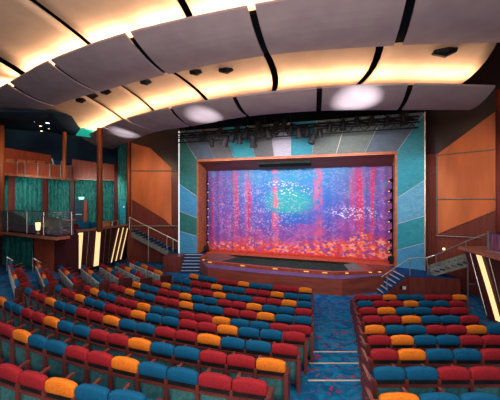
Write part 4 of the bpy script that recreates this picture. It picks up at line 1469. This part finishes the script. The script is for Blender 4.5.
for u in (-5.5, -1, 3.5):
    MB().tube([S(u, -2.6, 3.7), S(u, -2.6, 7.2)], .02, 5).build('hanger', 'dark_metal', tr)
spots = [(203, 135, 1), (212, 142, .8), (226, 140, 1.2), (233, 136, 1.1), (240, 138, 1.0), (246, 132, 1.2), (253, 140, 1.3), (262, 130, 1.1), (268, 132, 1.2), (276, 126, 1.3), (291, 128, 1.1), (299, 131, 1.2), (307, 130, 1.1), (313, 138, 1.0), (320, 133, .8), (343, 124, 1.0), (357, 121, .9), (403, 118, 1.1)]


def spot_plan(px, v):
    r = (px - 250) / F
    # S(u,v): X = 2.64+u*CU+v*SU ; D = 19.5-u*SU+v*CU
    u = (r * (SC[1] + v * CU) - SC[0] - v * SU) / (CU + r * SU)
    return u


spots = [(a, b2, c_ * 1.2) for a, b2, c_ in spots] + [(220, 132, 1.1), (237, 129, 1.2), (258, 126, 1.3), (284, 124, 1.2), (330, 126, 1.1), (371, 120, 1.0), (387, 120, 1.0)]
ORD += ['twenty-first', 'twenty-second', 'twenty-third', 'twenty-fourth', 'twenty-fifth', 'twenty-sixth']
spots.sort()
for i, (px, py, s) in enumerate(spots):
    v = -2.75 - .12 * (i % 2)
    u = spot_plan(px, v)
    p = S(u, v, 0)
    z = -(py - HZ) / F * p.y
    c = S(u, v, z)
    s *= .85
    aim = Vector((random.uniform(-.4, .4), random.uniform(-.2, .5), -1)).normalized()
    t = thing('stage_spotlight', c, 'black stage spotlight clamped under the truss, %s along from the gallery side' % ORD[i + 1], 'spotlight', 'black stage spotlights on the truss')
    MB().tube([c - aim * .22 * s, c - aim * .1 * s, c + aim * .2 * s, c + aim * .32 * s], [.08 * s, .14 * s, .15 * s, .18 * s], 10).build('body', 'dark_metal', t)
    side_ = aim.cross(Vector((0, 1, 0))).normalized()
    MB().tube([c + side_ * .19 * s, c + side_ * .19 * s + Vector((0, 0, .25 * s)), c - side_ * .19 * s + Vector((0, 0, .25 * s)), c - side_ * .19 * s], .02, 6).build('yoke', 'dark_metal', t)
    topz = ZC + 3.6
    MB().tube([c + Vector((0, 0, .25 * s)), Vector((c.x, c.y, max(topz, c.z + .3 * s)))], .025, 6).build('clamp', 'dark_metal', t)

# ------------------------------------------------------------------ lights
def look(o, target):
    d = Vector(target) - o.location
    o.rotation_euler = d.to_track_quat('-Z', 'Y').to_euler()


def area(name, loc, target, sx, sy, power, col, spread=math.pi):
    l = bpy.data.lights.new(name, 'AREA'); l.shape = 'RECTANGLE'; l.size = sx; l.size_y = sy; l.energy = power; l.color = col; l.spread = spread
    o = bpy.data.objects.new(name, l); C.objects.link(o); o.location = loc; look(o, target)
    return o


def spot(name, loc, target, power, col, ang, blend=.5, r=.1):
    l = bpy.data.lights.new(name, 'SPOT'); l.energy = power; l.color = col; l.spot_size = ang; l.spot_blend = blend; l.shadow_soft_size = r
    o = bpy.data.objects.new(name, l); C.objects.link(o); o.location = loc; look(o, target)
    return o


WARM = (1.0, .70, .46)
# cove strips lying on the mauve panels behind their audience-side edges, shining up on the beige ones
for (A, zz, fac, pw, off) in ((A4, ZM4N, 1.0, 13, .55), (A2_, ZM2N, 1.0, 17, .55)):
    for i in range(len(A) - 1):
        a, b2 = A[i], A[i + 1]
        mid = (a + b2) / 2; d = b2 - a; L = float(np.linalg.norm(d)); d = d / L
        n_ = np.array((-d[1], d[0]))
        p = mid + n_ * off
        o = area('cove_light', W(p[0], p[1], zz + .16), W(p[0] + n_[0] * .25, p[1] + n_[1] * .25, zz + 2), L * .95, .15, pw * L, WARM)
        o.data.shape = 'RECTANGLE'; o.data.size_y = .3
        o.rotation_euler = (Matrix((( d[0], -n_[0], 0), (d[1], -n_[1], 0), (0, 0, -1))).to_4x4() if False else o.rotation_euler.to_matrix().to_4x4()).to_euler()
        # align the long axis with the edge: build basis x=d, -z = up/forward
        zax = -(Vector((n_[0] * .12, n_[1] * .12, 1)).normalized()); xax = Vector((d[0], d[1], 0)); yax = zax.cross(xax).normalized(); xax = yax.cross(zax)
        o.rotation_euler = Matrix((xax, yax, zax)).transposed().to_euler()

        o2 = area('beige_fill', W(p[0] - n_[0] * .3, p[1] - n_[1] * .3, zz + .12), W(p[0] - n_[0] * 1.5, p[1] - n_[1] * 1.5, zz + 1.0), L * .9, .15, 12 * L, (1.0, .68, .46))  # added fill brightening the beige panels towards the audience
        zax = -(Vector((-n_[0] * 1.2, -n_[1] * 1.2, 1)).normalized()); yax = zax.cross(Vector((d[0], d[1], 0))).normalized(); xax = yax.cross(zax)
        o2.rotation_euler = Matrix((xax, yax, zax)).transposed().to_euler()

# stage wash on the curtain (from behind the header truss)
area('curtain_wash', S(0, -4.6, 3.2), S(0, 0, -1.0), 10, .5, 430, (1.0, .86, .95), math.radians(120))
area('curtain_foot', S(0, -.75, ZS + .35), S(0, 0, -2.8), 10.5, .1, 9, (1.0, .3, .2), math.radians(140))
spot('portal_spot', S(7.5, -6, 3.0), S(6.9, -1.6, 0), 480, (.45, .85, 1.0), math.radians(50), .6)
spot('portal_spot', S(-6.8, -6, 2.5), S(-6.7, -1.6, -.5), 380, (.4, .8, 1.0), math.radians(45), .6)
area('apron_wash', S(0, -3.6, 3.0), S(0, -3.8, -4), 7, .4, 45, (.6, .45, 1.0), math.radians(70))
# added unseen fills for seats and ceiling, then hidden house spots
area('ceiling_fill', W(-1, .6, -1.2), W(-1.5, 9.5, 5.2), 9, 1.5, 480, (1.0, .78, .64))  # added low lamp out of view, brightening the ceiling panels
area('row_fill', W(1, -1.0, 1.2), W(-2, 8, -3.6), 8, 2.0, 300, (.92, .97, 1.0))
area('house_fill', W(-1, 5.2, 4.6), W(-1, 6.6, -3), 9, 1.0, 330, (1.0, .93, .86))
area('house_fill', W(-3, 2.2, 3.6), W(-3, 9, -3), 10, 1.5, 230, (.9, .95, 1.0))
for x, d, pw in ((-8.5, 13.2, 420), (-4.2, 11.9, 420), (0, 10.8, 380), (4.5, 10.0, 340)):
    spot('house_spot', W(x, d, 4.95), W(x * .9, d + .8, -4), pw * 1.6, (1.0, .92, .84), math.radians(125), .7, .2)
# orange side walls
spot('wall_wash', W(-7.0, 17.5, 2.2), P(152, 190, DW), 420, (1.0, .72, .45), math.radians(80), .8)
spot('wall_wash', W(7.5, 9.5, 1.0), onR(470, 190), 620, (1.0, .72, .45), math.radians(70), .8)
# gallery lights
spot('gallery_light', W(-12.2, 17.5, 1.1), W(-13.5, 21, -1), 330, (.8, 1.0, .95), math.radians(120), .7)
spot('gallery_light', W(-10, 20.5, 1.0), W(-11.5, 24, -1), 260, (.9, 1.0, .95), math.radians(120), .7)
spot('balcony_light', W(-12.6, 16.0, 2.6), W(-14.6, 20.5, 1.5), 150, (1.0, .75, .5), math.radians(110), .8)
spot('floor_wash', W(-10.5, 14.5, -2.3 + .1), W(-10.8, 14.5, -4), 40, (.8, .9, 1.0), math.radians(140), .8)
spot('bank_fill', W(-14.0, 8.5, -.2), W(-7.5, 12.8, -3.6), 600, (.95, .98, 1.0), math.radians(70), .8)  # added spot brightening the seat backs of the side bank
# follow-spot pools on the mauve panels, thrown upward from the stage rim
for px, py, D, pw, an in ((356, 98, 12.2, 420, 14), (204, 113, 14.6, 300, 13), (124, 127, 18.8, 260, 13)):
    tg = P(px, py, D)
    src = Vector((tg.x * .9 + 1.2, tg.y - 3.5, ZC - 2.5))
    spot('uplight', src, tg, pw * 15, (.95, .97, 1.0), math.radians(an * 1.25), 1.0, .05)

w = bpy.data.worlds.new('World'); bpy.context.scene.world = w; w.use_nodes = True
w.node_tree.nodes['Background'].inputs[0].default_value = (.35, .42, .5, 1)
w.node_tree.nodes['Background'].inputs[1].default_value = .12

# ------------------------------------------------------------------ camera
cam = bpy.data.cameras.new('Camera'); co_ = bpy.data.objects.new('Camera', cam); C.objects.link(co_)
co_.location = (0, 0, ZC); co_.rotation_euler = (math.pi / 2, 0, 0)
cam.sensor_width = 36; cam.lens = F / 500 * 36
cam.shift_y = -(200 - HZ) / 500
cam.clip_end = 200
s_ = bpy.context.scene
s_.camera = co_
s_.view_settings.view_transform = 'Standard'
s_.view_settings.look = 'None'
s_.view_settings.exposure = 0
